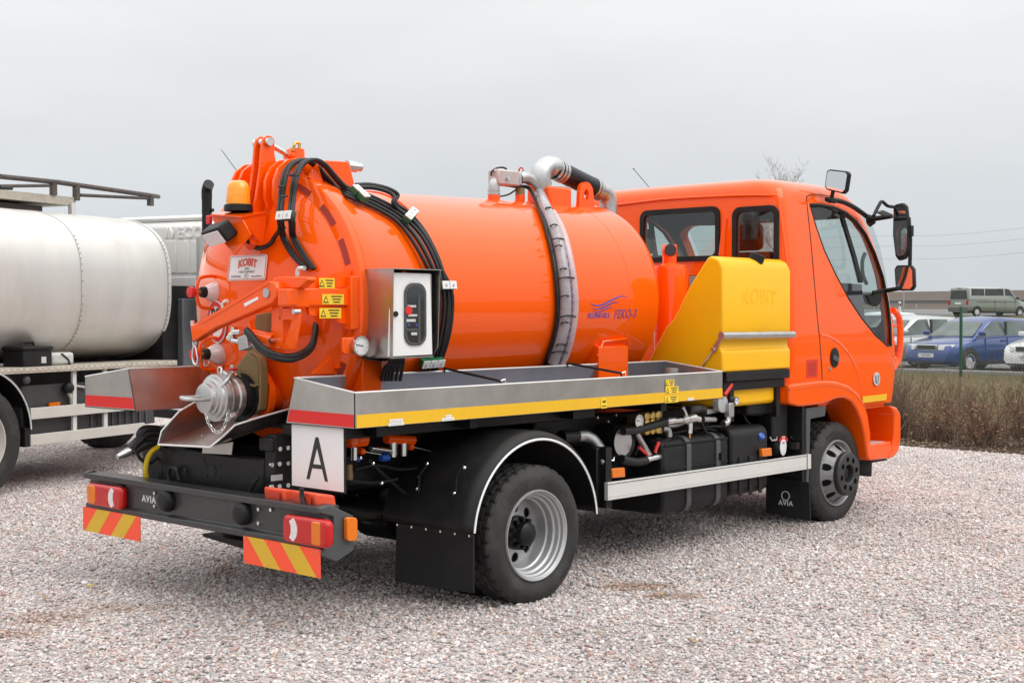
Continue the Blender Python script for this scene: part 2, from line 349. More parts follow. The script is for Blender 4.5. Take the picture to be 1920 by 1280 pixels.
def wheel_front(side):
    w = empty('front_wheel', (0, 0, 0), 0, TR); L = 1.012
    A = Vector((0, side, 0)); e = Vector((0, 0, 1)); g = A.cross(e); o = Vector((0, 0, 0)); X = 3.857
    put(tyre(M(), side*L, side).ob('tyre', RUBBER, w, smooth=30), X)
    put(M().lathe([(L-.012, .262), (L+.004, .258), (L+.004, .2535), (L-.006, .247), (L-.03, .240), (L-.04, .236)], o, A, 64).ob('rim', SILVER, w, smooth=50), X)
    dm = M(); holed(dm, o, A, e, g, ((L+.070, .160), (L-.042, .238)), 10, .028)
    put(dm.ob('wheel_disc', mat('dull_silver', (.27, .27, .272), .48, metal=.45, var=.1, dirt=(.15, .145, .14, .5)), w, smooth=50), X)
    put(M().lathe([(L-.08, .0), (L-.08, .235)], o, A, 32).ob('brake_drum', DARK, w), X)
    put(M().lathe([(L+.060, .172), (L+.092, .172), (L+.102, .164), (L+.104, .155), (L+.104, .080), (L+.098, .072), (L+.045, .066), (L+.04, 0)], o, A, 48).ob('hub_cover', mat('hub_grey', (.022, .022, .023), .5, var=.2, dirt=(.05, .048, .045, .5)), w, smooth=30), X)
    for k in range(8):
        a = 2*pi*k/8+.2; c = o+(e*cos(a)+g*sin(a))*.117
        put(M().cyl(c+A*(L+.09), c+A*(L+.1055), .021, n=14).ob('nut_recess_shade', INKK, w), X)  # raised black discs painted as the shade inside the nut recesses
    put(M().lathe([(L+.04, .05), (L+.075, .048), (L+.08, .04), (L+.08, 0)], o, A, 24).ob('hub_cap', BLACK, w), X)
    return w
def sidewall(word, r, ang, y, X, w):
    def f(s_, t_, h_): 
        a = ang-s_/r; rr = r+t_; return Vector((X+rr*cos(a), y-.0035-h_, .381+rr*sin(a)))
    text(word, .036, RUBBER, w, f, ext=.0012, sx=1.25, bold=.0006)
for s in (-1, 1):
    wr = wheel_rear(s); wf_ = wheel_front(s)
    if s < 0:
        sidewall('REGIONAL', .332, radians(-38), -1.268, 0, wr); sidewall('RADIAL', .332, radians(125), -1.268, 0, wr); sidewall('REGIONAL', .332, radians(-48), -1.018, 3.857, wf_); sidewall('RADIAL', .332, radians(110), -1.018, 3.857, wf_)
# ---- rear mudguards and flaps
def mudguard(s):
    prof = [(-1.248, .520), (-1.258, .524), (-1.256, .532), (-1.247, .552), (-1.222, .568), (-1.19, .573), (-.57, .573), (-.565, .55)]
    prof = [(h*-s if s > 0 else h, r) for h, r in prof]
    mg = M().lathe(prof, (.014, 0, .40), 'y', 40, radians(-84), radians(85)).ob('rear_mudguard', BPLAST, TR, smooth=50, solid=.006)
    yy = -1.2585 if s < 0 else 1.2585
    M().tube([(.014+.528*sin(a), yy, .40+.528*cos(a)) for a in [radians(-84+169*k/48) for k in range(49)]], .0075, 6).ob('white_piping', WHITE, mg)
    if s < 0:
        M().px([(743, 985), (887, 1003), (887, 1111), (741, 1090)], 'x', -.525, .012).ob('mud_flap', BPLAST, TR)
        st = M().px([(744, 980), (886, 1000), (886, 1010), (744, 988)], 'x', -.532, .006).ob('flap_strip', BLACK, TR)
        for k in range(6):
            q = B(746+27*k, 983+4.2*k, 'x', -.533); M().cyl(q, q-Vector((.006, 0, 0)), .007, n=8).ob('rivet', CHROME, st)
        for u, v in ((801, 869), (786, 893), (782, 916), (871, 876), (856, 900), (852, 924)):
            q = B(u, v, 'x', -.50); M().ball(q, .011, 8).ob('bolt', CHROME, mg)
        for u in (795, 865): M().tube([B(u+4, 872, 'x', -.5), B(u-8, 890, 'x', -.51), B(u-10, 922, 'x', -.525)], .008, 6).ob('mudguard_bracket', BLACK, mg)
    return mg
mudguard(-1); mudguard(1)
# ---- rear bumper beam
XB = -1.472
BM = M().prism([(XB, 1.105, .682), (XB, 1.105, .648), (XB+.03, 1.105, .644), (XB+.03, 1.105, .512), (XB, 1.105, .50), (XB, 1.105, .468), (XB+.13, 1.105, .468), (XB+.13, 1.105, .682)], (0, -2.22, 0)).ob('rear_bumper_beam', mat('bumper_black', (.024, .024, .026), .4, coat=.2, var=.25, nscale=4, dirt=(.07, .068, .065, .5)), TR, bevel=.004)
M().px([(601, 952), (618, 946), (663, 966), (664, 1031), (632, 1053), (602, 1041), (602, 1030), (626, 1020), (626, 968), (602, 962)], 'y', -1.132, .03).ob('end_bracket', GPLAST, TR, bevel=.006)
M().prism([(XB, 1.105, .685), (XB+.06, 1.105, .695), (XB+.2, 1.105, .62), (XB+.2, 1.105, .45), (XB+.07, 1.105, .40), (XB, 1.105, .43), (XB, 1.105, .47), (XB+.06, 1.105, .5), (XB+.06, 1.105, .64), (XB, 1.105, .65)], (0, .03, 0)).ob('end_bracket', GPLAST, TR, bevel=.006)
for y in (.42, -.42): M().bx(XB+.12, -1.2, y-.03, y+.03, .50, .67).ob('beam_bracket', BLACK, TR)
for (u, v) in ((318, 938), (460, 962)):
    q = B(u, v, 'x', XB+.03); M().lathe([(0, .062), (-.022, .062), (-.05, .05), (-.056, .03), (-.056, 0)], q, 'x', 10).ob('rubber_buffer', BPLAST, BM, bevel=.004)
for u, v in ((292, 924), (292, 948), (487, 954), (510, 955), (487, 980)):
    q = B(u, v, 'x', XB+.03); M().cyl(q, q-Vector((.012, 0, 0)), .011, n=6).ob('bolt', CHROME, BM)
text('AVIA', .052, WGREY, BM, fb(B(279, 936, 'x', XB+.0285)), sx=1.1, bold=.0025, space=1.18)
M().bx(XB+.01, XB+.03, .72, .79, .53, .64).ob('lamp_socket', DARK, BM, bevel=.01)
def lamp(u0, v0, u1, v1, dz, flip):
    a = B(u0, v0, 'x', XB-.02); b = B(u1, v1, 'x', XB-.02); y0, y1 = a.y, b.y; zt, zb = a.z, a.z-dz
    hs = M().prism([(XB-.02, y, z) for y, z in rrect(min(y0, y1), max(y0, y1), zb, zt, .035)], (.055, 0, 0)).ob('tail_lamp', RLENS, TR, bevel=.018, seg=3)
    m = (y0+y1)/2; w = abs(y1-y0); s = 1 if flip else -1     # s: side of the indicator
    M().prism([(XB-.024, y, z) for y, z in rrect(m+s*w*.27-w*.10, m+s*w*.27+w*.10, zb+.012, zt-.012, .012)] if not flip else [(XB-.024, y, z) for y, z in rrect(m+w*.34-w*.12, m+w*.34+w*.12, zb+.012, zt-.012, .02)], (.03, 0, 0)).ob('indicator_lens', ALENS, hs, bevel=.006)
    pts = []
    cy = m-s*w*.33; 
    for k in range(9):
        t = -1.05+2.1*k/8; pts.append((cy+s*.068*cos(t), (zt+zb)/2+.068*sin(t)))
    for k in range(9):
        t = 1.0-2.0*k/8; pts.append((cy-s*.012+s*.030*cos(t), (zt+zb)/2+.050*sin(t)))
    M().prism([(XB-.0235, y, z) for y, z in pts], (.02, 0, 0)).ob('reversing_lens', WLENS, hs)
    return hs
lamp(161, 904, 226, 912, .135, True); lamp(528, 963, 612, 977, .142, False)
for (u, v) in ((659, 992),):
    M().px([(651, 972), (656, 969), (668, 970), (671, 974), (671, 1008), (667, 1014), (655, 1014), (651, 1010)], 'y', -1.165, .03).ob('side_marker_lamp', ALENS, TR, bevel=.005)
# chevron plates
def chev(yo, yi, s):
    y0, y1 = s*yo, s*yi; z0, z1 = .332, .4757; X = XB-.004; w = yi-yo
    pl = M().bx(X-.002, X+.002, y0, y1, z0, z1).ob('chevron_plate', CHEVR, TR)
    st = (.08, .27), (.52, .73)
    h = .62
    for (a, b) in ((.06, .28), (.50, .74)):
        # stripes lean outwards and down
        f = lambda t: yi+(yo-yi)*t
        P_ = [(f(a), z1), (f(b), z1), (f(min(1, b+.22)), z0), (f(min(1, a+.22)), z0)]
        M().prism([(X-.003, s*y, z) for y, z in P_], (.002, 0, 0)).ob('yellow_stripe', CHEVY, pl)
    for ty, zz in ((.02, z1-.01), (.33, z1-.012), (.66, z1-.014), (.97, z1-.012), (.02, z0+.012), (.33, z0+.012), (.97, z0+.012), (.66, z0+.012)):
        q = Vector((X-.003, s*(yi+(yo-yi)*ty), zz)); M().cyl(q, q-Vector((.003, 0, 0)), .004, n=6).ob('screw', CHROME, pl)
    return pl
chev(1.1286, .4957, 1); chev(1.1286, .4957, -1)
# ---- A sign
AP = M().bx(-1.225, -1.215, -1.024, -.582, .718, 1.06).ob('sign_backing', BLACK, TR)
M().bx(-1.229, -1.2255, -1.016, -.592, .727, 1.057).ob('white_panel', WHITE, AP)
ya, za = -.805, .885
Am = M(); H_, Wd, st = .113, .088, .024
Am.yz([(ya+Wd, za-H_), (ya+Wd-st, za-H_), (ya, za+H_-.055), (ya-Wd+st, za-H_), (ya-Wd, za-H_), (ya-.012, za+H_), (ya+.012, za+H_)], -1.2312, -1.2296)
Am.ob('letter', INK, AP, smooth=0)
M().bx(-1.2313, -1.2296, ya-.058, ya+.058, za-.052, za-.030).ob('letter', INK, AP, smooth=0)
# ---- side trays
TINT = mat('film_covered_steel', (.32, .325, .365), .34, metal=.75, var=.12, nscale=4)
def tray(s, x0, x1, dz, name='side_tray'):
    f = lambda y: y*s
    zo, zi, zb = 1.2444+dz, 1.305+dz, 1.059+dz; yo, yt, yb = 1.133, .646, .571
    t = .004
    fl = M().xy([(x0, f(yo)), (x1, f(yo)), (x1, f(yb)), (x0, f(yb))], zb, zb+t).ob(name, TINT, TR)
    M().prism([(x0, f(yo), zb), (x1, f(yo), zb), (x1, f(yo), zo), (x0, f(yo), zo)], (0, -s*t, 0)).ob('outer_wall', STEEL, fl)
    M().prism([(x0, f(yb), zb), (x1, f(yb), zb), (x1, f(yt), zi), (x0, f(yt), zi)], (0, s*t, 0)).ob('inner_wall', TINT if s < 0 else STEEL, fl)
    for x, q in ((x0, t), (x1, -t)):
        M().prism([(x, f(yo), zb), (x, f(yb), zb), (x, f(yt), zi), (x, f(yo), zo)], (q, 0, 0)).ob('end_wall', STEEL, fl)
    e = .007
    rm = M()
    for a, b in (((x0, f(yo-.004), zo), (x1, f(yo-.004), zo)), ((x0+.004, f(yo), zo), (x0+.004, f(yt), zi)), ((x0, f(yt), zi), (x1, f(yt), zi)), ((x1-.004, f(yo), zo), (x1-.004, f(yt), zi))):
        M().cyl(a, b, e*.8, n=6).ob('rolled_edge', ALU, fl)
    # reflective tapes
    hb = .066
    M().bx(x0+.012, x1-.004, f(yo+.0015), f(yo), zb+.006, zb+.006+hb).ob('yellow_tape', YREF, fl)
    yb2 = yb+(yt-yb)*(hb+.01)/(zi-zb)
    M().yz([(f(yo-.008), zb+.008), (f(yb+.014), zb+.012), (f(yb2+.012), zb+.012+hb), (f(yo-.008), zb+.008+hb)], x0-.0015, x0).ob('red_tape', RREF, fl)
    return fl
TRAY = tray(-1, -1.252, 2.065, 0); TL = tray(1, -1.455, 2.0, .022)
def sticker(pu, pv, w, h, m=LYEL, lines=3, tri=True, parent=TRAY, y=YS-.004, f=fr, ax='y'):
    q = B(pu, pv, ax, y)
    o = (M().box(q, (w, .001, h)) if ax == 'y' else M().box(q, (.001, w, h))).ob('warning_sticker', m, parent)
    F = f(q + (Vector((0, -.0007, 0)) if ax == 'y' else Vector((-.0007, 0, 0))))
    if tri:
        a = h*.36
        M().prism([F(-w*.33-a, -a, 0), F(-w*.33+a, -a, 0), F(-w*.33, a, 0)], F(0, 0, .0006)-F(0, 0, 0)).ob('warning_triangle', INK, o, smooth=0)
        a *= .62
        M().prism([F(-w*.33-a, -a*1.1, .0007), F(-w*.33+a, -a*1.1, .0007), F(-w*.33, a*.8, .0007)], F(0, 0, .0004)-F(0, 0, 0)).ob('warning_triangle', m, o, smooth=0)
    for k in range(lines):
        z = h*(.28-.28*k) if lines > 1 else 0; ww = w*(.5 if tri else .8)*(1, .8, .62)[k % 3]
        M().prism([F(w*.16-ww/2, z-h*.06, 0), F(w*.16+ww/2, z-h*.06, 0), F(w*.16+ww/2, z+h*.06, 0), F(w*.16-ww/2, z+h*.06, 0)] if tri else [F(-ww/2, z-h*.06, 0), F(ww/2, z-h*.06, 0), F(ww/2, z+h*.06, 0), F(-ww/2, z+h*.06, 0)], F(0, 0, .0005)-F(0, 0, 0)).ob('text_line', INK if m is LYEL else INKG, o, smooth=0)
    return o
sticker(1256, 718, .095, .045); sticker(1260, 731, .145, .046); sticker(1259, 748, .145, .046)
sticker(1132.5, 756, .058, .06, lines=0, tri=False)
q = B(1133, 754, 'y', YS-.005); M().prism([q+Vector((-.018, 0, .002)), q+Vector((.006, 0, -.004)), q+Vector((.018, 0, .01)), q+Vector((.010, 0, .014)), q+Vector((0, 0, .006)), q+Vector((-.012, 0, .014))], (0, -.001, 0)).ob('hand_pictogram', INK, TRAY, smooth=0)
q = B(1133, 761, 'y', YS-.005); M().box(q, (.04, .001, .006)).ob('text_line', INK, TRAY)
sticker(743, 788, .095, .016, WHITE, 1, False); sticker(743, 794.5, .11, .016, WHITE, 1, False)
sticker(841, 780, .045, .016, WHITE, 1, False); sticker(840, 785.5, .095, .016, WHITE, 1, False); sticker(1295, 748, .07, .018, WHITE, 1, False)
for (a, b) in (((833, 695), (938, 718)), ((1064, 685), (1165, 703))):
    p0 = B(*a, 'y', -.65); p1 = B(*b, 'y', -1.125)
    M().tube([p0+Vector((0, 0, -.01)), p0+Vector((0, 0, .015)), p1+Vector((0, 0, .012)), p1+Vector((0, 0, -.01))], .008, 6).ob('rubber_strap', HOSE, TRAY)
    M().tube([p1+Vector((.0, .01, .01)), p1+Vector((.04, .0, .02)), p1+Vector((.04, -.005, -.01))], .004, 5).ob('strap_hook', CHROME, TRAY)
M().cyl(B(1260, 690, 'y', -.9)-Vector((0, 0, .05)), B(1260, 690, 'y', -.9), .045, n=16).ob('drain_cover', GALV, TRAY)
# ---- tank: shell, dished front, rear ring and door
def ax_ob(prof, name, m, parent, n=96, sm=35):
    mb = M(); rs = []
    for h, r in prof: rs.append([TP(h, 2*pi*k/n, r) for k in range(n)])
    return mb.rings(rs, False, False).ob(name, m, parent, smooth=sm)
R0 = .692
TANK = ax_ob([(-.838, .70), (-.838, .779), (-.80, .778), (-.70, .757), (-.55, .728), (-.42, .707), (-.32, .6965), (-.26, R0), (-.22, R0), (-.1, R0), (.6, R0), (1.4, R0), (1.57, R0), (1.598, R0), (1.602, R0-.003), (1.606, R0), (1.63, R0), (1.75, R0), (1.86, R0), (1.90, R0), (1.945, R0-.010), (1.985, R0-.045), (2.01, R0-.10), (2.06, R0-.25), (2.10, R0-.45), (2.115, .01)], 'tank', ORANGE, TR)
M().rings([[TP(h, 2*pi*k/96, r) for k in range(96)] for h, r in ((-.20, R0+.001), (-.20, R0+.007), (-.155, R0+.007), (-.155, R0+.001))], False, False).ob('reinforcing_band', ORANGE, TANK, smooth=30)
DOOR = ax_ob([(-.842, .70), (-.842, .781), (-.846, .785), (-.885, .783), (-.892, .776), (-.905, .735), (-.918, .705), (-.920, .695), (-.945, .675), (-.985, .63), (-1.03, .54), (-1.07, .42), (-1.10, .28), (-1.118, .14), (-1.123, .01)], 'rear_door', ORANGE, TR)
# dark red plates painted as the shade inside the door rim slots
slot = mat('slot_shade_red', (.30, .02, .006), .5)
for a in (88, 66, 44, 24, -32, -50, 110, 130, 150):
    a0, a1 = radians(a-6.0), radians(a+6.0); ps = []
    for k in range(7): ps.append(TP(-.9035, a0+(a1-a0)*k/6, .7385))
    for k in range(7): ps.append(TP(-.917, a1-(a1-a0)*k/6, .7065))
    M().prism(ps, (-.003, 0, 0)).ob('rim_slot_shade', slot, DOOR, smooth=0)
# saddle feet
for x0, x1, u in ((1.30, 1.62, 0),):
    M().yz([(-.66, 1.15), (-.66, 1.42), (-.60, 1.44), (-.45, 1.20), (-.45, 1.15)], x0, x1).ob('tank_foot', ORANGE, TANK, bevel=.004)
    M().tube([Vector((x0+.0, -.648, 1.36)), Vector((x0+.05, -.655, 1.455)), Vector((x1-.02, -.655, 1.47)), Vector((x1+.02, -.65, 1.42))], .010, 6).ob('weld_edge', ORANGE, TANK)
    M().yz([(.66, 1.15), (.66, 1.42), (.60, 1.44), (.45, 1.20), (.45, 1.15)], x0, x1).ob('tank_foot', ORANGE, TANK, bevel=.004)
for s in (-1, 1):
    M().yz([(s*.72, 1.2), (s*.73, 1.5), (s*.62, 1.5), (s*.40, 1.02), (s*.40, .98), (s*.62, .98)], -.84, -.70).ob('tank_foot', ORANGE, TANK, bevel=.004)
M().px([(588, 700), (629, 662), (640, 700)], 'y', -.60, .03).ob('foot_gusset', ORANGE, TANK)
M().px([(633, 690), (648, 648), (668, 648), (660, 690)], 'y', -.63, .03).ob('foot_gusset', ORANGE, TANK)
# lifting eye
ey = -.22
q0 = B(1100, 375, 'y', ey); EX, EZ = q0.x, tz(q0.x)+.645
eye = M(); loop = [(EX-.085, EZ-.02)] + [(EX+.075*cos(t), EZ+.115+.075*sin(t)) for t in [pi-k*pi/10 for k in range(11)]] + [(EX+.095, EZ-.02)]
hole = [(EX+.026*cos(t), EZ+.10+.04*sin(t)) for t in [2*pi*k/12 for k in range(12)]]
EY = M().prism([(x, ey, z) for x, z in loop], (0, .03, 0)).ob('lifting_eye', ORANGE, TANK, smooth=30)
apply_bool(EY, [M().prism([(x, ey-.05, z) for x, z in hole], (0, .15, 0)).ob('cut', ORANGE)])
# ---- fittings on top of the tank (in the plane of the crown)
yc = -.10
def BY(u, v): return B(u, v, 'y', yc)
def elbow(pix, r, name, m, parent=TANK, n=16, k=6, ax='y', val=None):
    P_ = [B(u, v, ax, yc if val is None else val) for u, v in pix]
    return M().tube(spline(P_, k) if k > 1 else P_, r, n).ob(name, m, parent, smooth=60)
elbow([(926, 392), (926, 366)], .042, 'socket', ORANGE, k=1); elbow([(926, 368), (926, 358), (927, 345), (933, 335)], .037, 'valve_elbow', GALV)
for v in (363, 357): elbow([(926, v+2), (926, v-1)], .043, 'hose_collar', GALV, k=1)
c = BY(945, 334); M().box(c, (.215, .10, .105)).ob('valve_actuator', mat('anodised_pink', (.50, .44, .43), .45, metal=.4, var=.1, nscale=30), TANK, bevel=.012)
M().cyl(BY(941, 335)+Vector((0, -.05, 0)), BY(941, 335)+Vector((0, -.065, 0)), .016, n=6).ob('actuator_nut', CHROME, TANK)
M().bx(c.x+.108, c.x+.135, c.y-.045, c.y+.045, c.z-.045, c.z+.05).ob('actuator_cap', GALV, TANK, bevel=.008)
elbow([(921, 330), (922, 322), (930, 316), (940, 314), (948, 316), (950, 320)], .007, 'air_line', HOSE, n=6)
elbow([(975, 395), (975, 366)], .034, 'socket', ORANGE, k=1); elbow([(975, 367), (975, 353)], .033, 'check_valve', BRONZE, k=1)
q = BY(977, 320); M().lathe([(-.004, .024), (.004, .024), (.004, .015), (-.004, .015), (-.004, .024)], q, 'y', 20).ob('sign_ring', RED, TANK)
M().cyl(q-Vector((0, .002, 0)), q+Vector((0, .002, 0)), .0165, n=20).ob('round_sign', WHITE, TANK)
elbow([(972, 334), (985, 333), (995, 338), (1003, 346), (1007, 352)], .042, 'suction_elbow', GALV)
for a, b in (((994, 347), (997, 341)), ((1000, 352), (1006, 349)), ((973, 334), (977, 334))): pass
bxp = BY(1030, 368); M().box(bxp+Vector((0, 0, -.02)), (.24, .22, .16)).ob('float_box', ORANGE, TANK, bevel=.02, seg=3)
M().box(BY(1032, 352)+Vector((0, 0, 0)), (.20, .2, .012)).ob('float_box_flange', GALV, TANK, bevel=.004)
elbow([(1016, 352), (1013, 338), (1016, 322), (1026, 313), (1040, 314)], .075, 'vacuum_elbow', GALV, n=20)
pa, pb = BY(1036, 315), BY(1124, 358)
M().tube([pa, pb], .073, 20).ob('vacuum_hose', HOSE, TANK, smooth=60)
for f_ in (.06, .13, .19, .86, .92, .97):
    q = pa.lerp(pb, f_); d_ = (pb-pa).normalized()
    M().cyl(q-d_*.012, q+d_*.012, .0775, n=24).ob('hose_clamp', GALV, TANK)
elbow([(1120, 355), (1132, 361), (1139, 372), (1141, 390), (1141, 430)], .066, 'vacuum_elbow', GALV, n=20)
# twin clear spiral hoses with ties, and the thin black line beside them
def tline(pix, r): return [DO(u, v) if rr == 'D' else T(u, v, rr) if isinstance(rr, float) else B(u, v, *rr) for u, v, rr in [(p[0], p[1], p[2] if len(p) > 2 else r) for p in pix]]
def spiral_hose(pts, r, m, stripe):
    P_ = spline(pts, 16); rad = [r*(1.0 if k % 2 else .94) for k in range(len(P_))]
    return M().tube(P_, rad, 14).ob('clear_spiral_hose', m, TANK, smooth=70)
h1 = [(1005, 350, ('y', yc)), (1010, 360, ('y', yc)), (1020, 382, .745), (1032, 412, .735), (1045, 450, .735), (1053, 490, .735), (1058, 530, .735), (1060, 570, .735), (1057, 610, .735), (1048, 645, .735), (1036, 680, .735)]
h2 = [(1034, 400, .735), (1050, 430, .735), (1061, 465, .735), (1069, 505, .735), (1074, 545, .735), (1075, 580, .735), (1071, 615, .735), (1063, 650, .735), (1050, 684, .735)]
H1 = spiral_hose(tline(h1, .735), .040, HOSEG, 0); H2 = spiral_hose(tline(h2, .735), .036, HOSECLR, 0)
for p_, dx in ((h1, 2), (h2, -1)):
    q = spline([x+((CAM-x).normalized()*.041) for x in tline([(a[0]+dx, a[1], a[2]) for a in p_], .735)], 8)
    for i in range(0, len(q)-3, 3): M().tube(q[i:i+3], .003, 4).ob('blue_dash', INKB, H1)
for (u, v, w) in ((1029, 390, 14), (1039, 422, 14), (1046, 448, 24), (1048, 461, 14), (1057, 504, 14), (1064, 521, 30), (1060, 555, 16), (1066, 593, 30), (1060, 605, 16), (1052, 646, 18), (1050, 660, 30)):
    q = [T(u-w*.5, v+2, .745), T(u-w*.4, v+.5, .772), T(u, v-1.5, .782), T(u+w*.4, v, .772), T(u+w*.5, v+2, .745)]
    M().tube(spline(q, 3), .005, 5).ob('cable_tie', HOSE, H1)
ln = tline([(948, 346, ('y', yc)), (970, 350, ('y', yc)), (990, 352, ('y', yc)), (1003, 372, .73), (1015, 400, .72), (1027, 440, .715), (1038, 490, .715), (1044, 540, .715), (1045, 590, .715), (1039, 630, .715), (1030, 660, .715), (1022, 684, .715)], .71)
M().tube(spline(ln, 5), .013, 8).ob('black_cable', HOSE, TANK)
elbow([(920, 368), (940, 368), (955, 364), (966, 357), (975, 356)], .006, 'air_line', HOSE, n=6)
M().ball(BY(920, 367), .012, 8).ob('air_fitting', HOSE, TANK)
# ---- lettering on the tank side
q = T(1190, 590, R0); a_t = math.asin((q.z-tz(q.x))/R0)
def ft(u, v, rr=R0+.0012):
    q = T(u, v, R0); a = math.asin(max(-1, min(1, (q.z-tz(q.x))/R0))); return lambda s, t, h: TP(q.x+s, a+t/R0, rr+h)
text('FE3.PNE102.5', .048, INKB, TANK, ft(1122, 592), sx=.82, shear=.12, bold=.0006, space=1.06)
text('FEKO-3', .088, INKB, TANK, ft(1172, 589), sx=.82, shear=.14, outline=.0014, ext=0, space=1.06)
for pts in ([(1105, 568), (1113, 571), (1121, 572), (1131, 569), (1142, 563), (1155, 557), (1166, 554), (1178, 557), (1166, 555.5), (1156, 559.5), (1143, 566), (1132, 572), (1121, 574.5), (1112, 572.5)],
            [(1108, 577), (1117, 579), (1127, 577), (1140, 571), (1150, 566), (1162, 567), (1151, 568), (1141, 573), (1128, 579.5), (1117, 580.5)],
            [(1110, 583), (1118, 585), (1127, 583), (1137, 577), (1143, 575), (1149, 576), (1143, 576.5), (1136, 580), (1127, 585), (1118, 586.5)]):
    mb = M(); up = [T(u, v, R0+.0015) for u, v in pts]
    mb.prism(up, (0, -.0015, 0)).ob('wave_emblem', INKB, TANK, smooth=0)
# ------------------------------------------------------------------ gear on the rear door
DPROF = [(0, -1.123), (.14, -1.118), (.28, -1.10), (.42, -1.07), (.54, -1.03), (.63, -.985), (.675, -.945), (.695, -.92), (.78, -.885)]
def dx_at(r):
    for (r0, x0), (r1, x1) in zip(DPROF, DPROF[1:]):
        if r <= r1: return x0+(x1-x0)*(r-r0)/(r1-r0)
    return -.885
def DR(u, v):                                    # pixel on the door's dished face, with its normal
    d = ray(u, v); t = 4.0; q = CAM
    while t < 12:
        q = CAM+d*t
        if q.x > dx_at(hypot(q.y, q.z-tz(q.x))): break
        t += .003
    r = hypot(q.y, q.z-tz(q.x)); e = .02; sl = (dx_at(r+e)-dx_at(max(0, r-e)))/(r+e-max(0, r-e))
    rad = Vector((0, q.y, q.z-tz(q.x))).normalized()
    return q, (Vector((-1, 0, 0))+rad*sl).normalized()
def DO(u, v, off=.03):
    q, n = DR(u, v); return q+n*off
def door_frame(u, v, off=.004):
    q, n = DR(u, v); s = Vector((0, 0, 1)).cross(n).normalized(); t = n.cross(s).normalized()
    return lambda a, b, h: q+n*(off+h)+s*a+t*b
# ribs over the hinge
for y in (.19, .12, -.135, -.215):
    pts = [(-1.02, 2.20), (-1.06, 2.30), (-1.055, 2.40), (-1.02, 2.475), (-.96, 2.52), (-.89, 2.535), (-.82, 2.525), (-.78, 2.495), (-.77, 2.43), (-.80, 2.40), (-.90, 2.36), (-.96, 2.28)]
    M().xz(pts, y-.011, y+.011).ob('hinge_rib', ORANGE, DOOR, bevel=.003)
for y in (-.085, -.02):
    M().prism([B(u, v, 'y', -.05)+Vector((0, y+.05, 0)) for u, v in ((462, 405), (473, 372), (481, 315), (484, 275), (487, 261), (494, 255), (502, 256), (508, 264), (508, 290), (511, 305), (519, 318), (526, 335), (520, 360), (502, 405))], (0, .018, 0)).ob('lever_plate', ORANGE, DOOR, bevel=.003)
q = B(503, 266, 'y', -.09); M().cyl(q-Vector((0, .018, 0)), q+Vector((0, .12, 0)), .024, n=20).ob('pivot_pin', CHROME, DOOR)
M().tube([B(508, 272, 'y', -.05), B(545, 294, 'y', -.05)], .016, 12).ob('ram_rod', CHROME, DOOR)
M().tube([B(538, 289, 'y', -.05), B(575, 312, 'y', -.05)], .034, 14).ob('ram_cylinder', ORANGE, DOOR)
M().tube([B(556, 300, 'y', -.05), B(557, 280, 'y', -.05)], [.05, .045], 12).ob('ram_port', ORANGE, DOOR)
VF = elbow([(547, 287), (549, 278), (552, 272)], .010, 'brass_fitting', BRASS, DOOR, 8, 3, 'y', -.06)
for p_ in ([(552, 274), (553, 267), (558, 268), (563, 269)], [(561, 286), (561, 278), (562, 268)], [(550, 283), (549, 277)]):
    elbow(p_, .009, 'brass_fitting', BRASS, DOOR, 6, 1, 'y', -.08)
M().px([(600, 300), (652, 303), (656, 308), (667, 352), (664, 362), (640, 368), (612, 345)], 'y', -.29, .20).ob('hinge_bracket', ORANGE, TANK, bevel=.006)
M().px([(578, 333), (596, 308), (604, 336), (606, 345)], 'y', -.32, .02).ob('hinge_gusset', ORANGE, TANK)
M().tube([B(658, 312, 'y', -.2), B(676, 314, 'y', -.2)], [.022, .026], 12).ob('bracket_bolt', GALV, TANK)
M().tube([B(650, 311, 'y', -.2), B(668, 313, 'y', -.2)], .034, 8).ob('bracket_nut', GALV, TANK)
# beacon, its shelf and the work lamp
xs_ = -1.17
sh = M().prism([B(395, 404, 'x', -1.30), B(452, 408, 'x', -1.30), B(500, 399, 'x', -1.05), B(430, 396, 'x', -1.05)], (0, 0, .008)).ob('beacon_shelf', ORANGE, DOOR)
M().px([(396, 404), (452, 408), (470, 440), (440, 478), (420, 455), (405, 425)], 'x', -1.28, .008).ob('shelf_plate', ORANGE, sh)
M().prism([B(452, 408, 'x', -1.285), B(500, 400, 'x', -1.05), B(492, 462, 'x', -1.08), B(468, 470, 'x', -1.13), B(447, 450, 'x', -1.25)], (0, -.006, 0)).ob('shelf_gusset', ORANGE, sh)
bc = B(447, 396, 'x', xs_)
M().lathe([(0, .0), (0, .082), (.034, .079), (.038, .070), (.038, 0)], bc, 'z', 28).ob('beacon_base', BPLAST, DOOR)
M().lathe([(.034, .068), (.05, .069), (.125, .064), (.155, .056), (.170, .040), (.175, 0)], bc, 'z', 28).ob('beacon_dome', mat('amber_dome', (.90, .33, .012), .15, spec=.3, coat=.8, var=.15, nscale=25), DOOR, smooth=60)
M().box(bc+Vector((0, .008, .09)), (.02, .06, .09)).ob('beacon_reflector', mat('beacon_reflector', (.9, .55, .05), .3, metal=.6), DOOR)
M().cyl(bc+Vector((0, 0, .038)), bc+Vector((0, 0, .11)), .02, n=12).ob('beacon_bulb', ALENS, DOOR)
lc = B(411, 437, 'x', -1.33); Rl = Matrix.Rotation(radians(-38), 3, 'Y') @ Matrix.Rotation(radians(-8), 3, 'X')
wl = M().box(lc, (.09, .20, .10), Rl).ob('work_lamp', BPLAST, DOOR, bevel=.012)
M().box(lc+Rl @ Vector((-.048, 0, -.004)), (.006, .17, .08), Rl).ob('lamp_lens', WLENS, wl, bevel=.004)
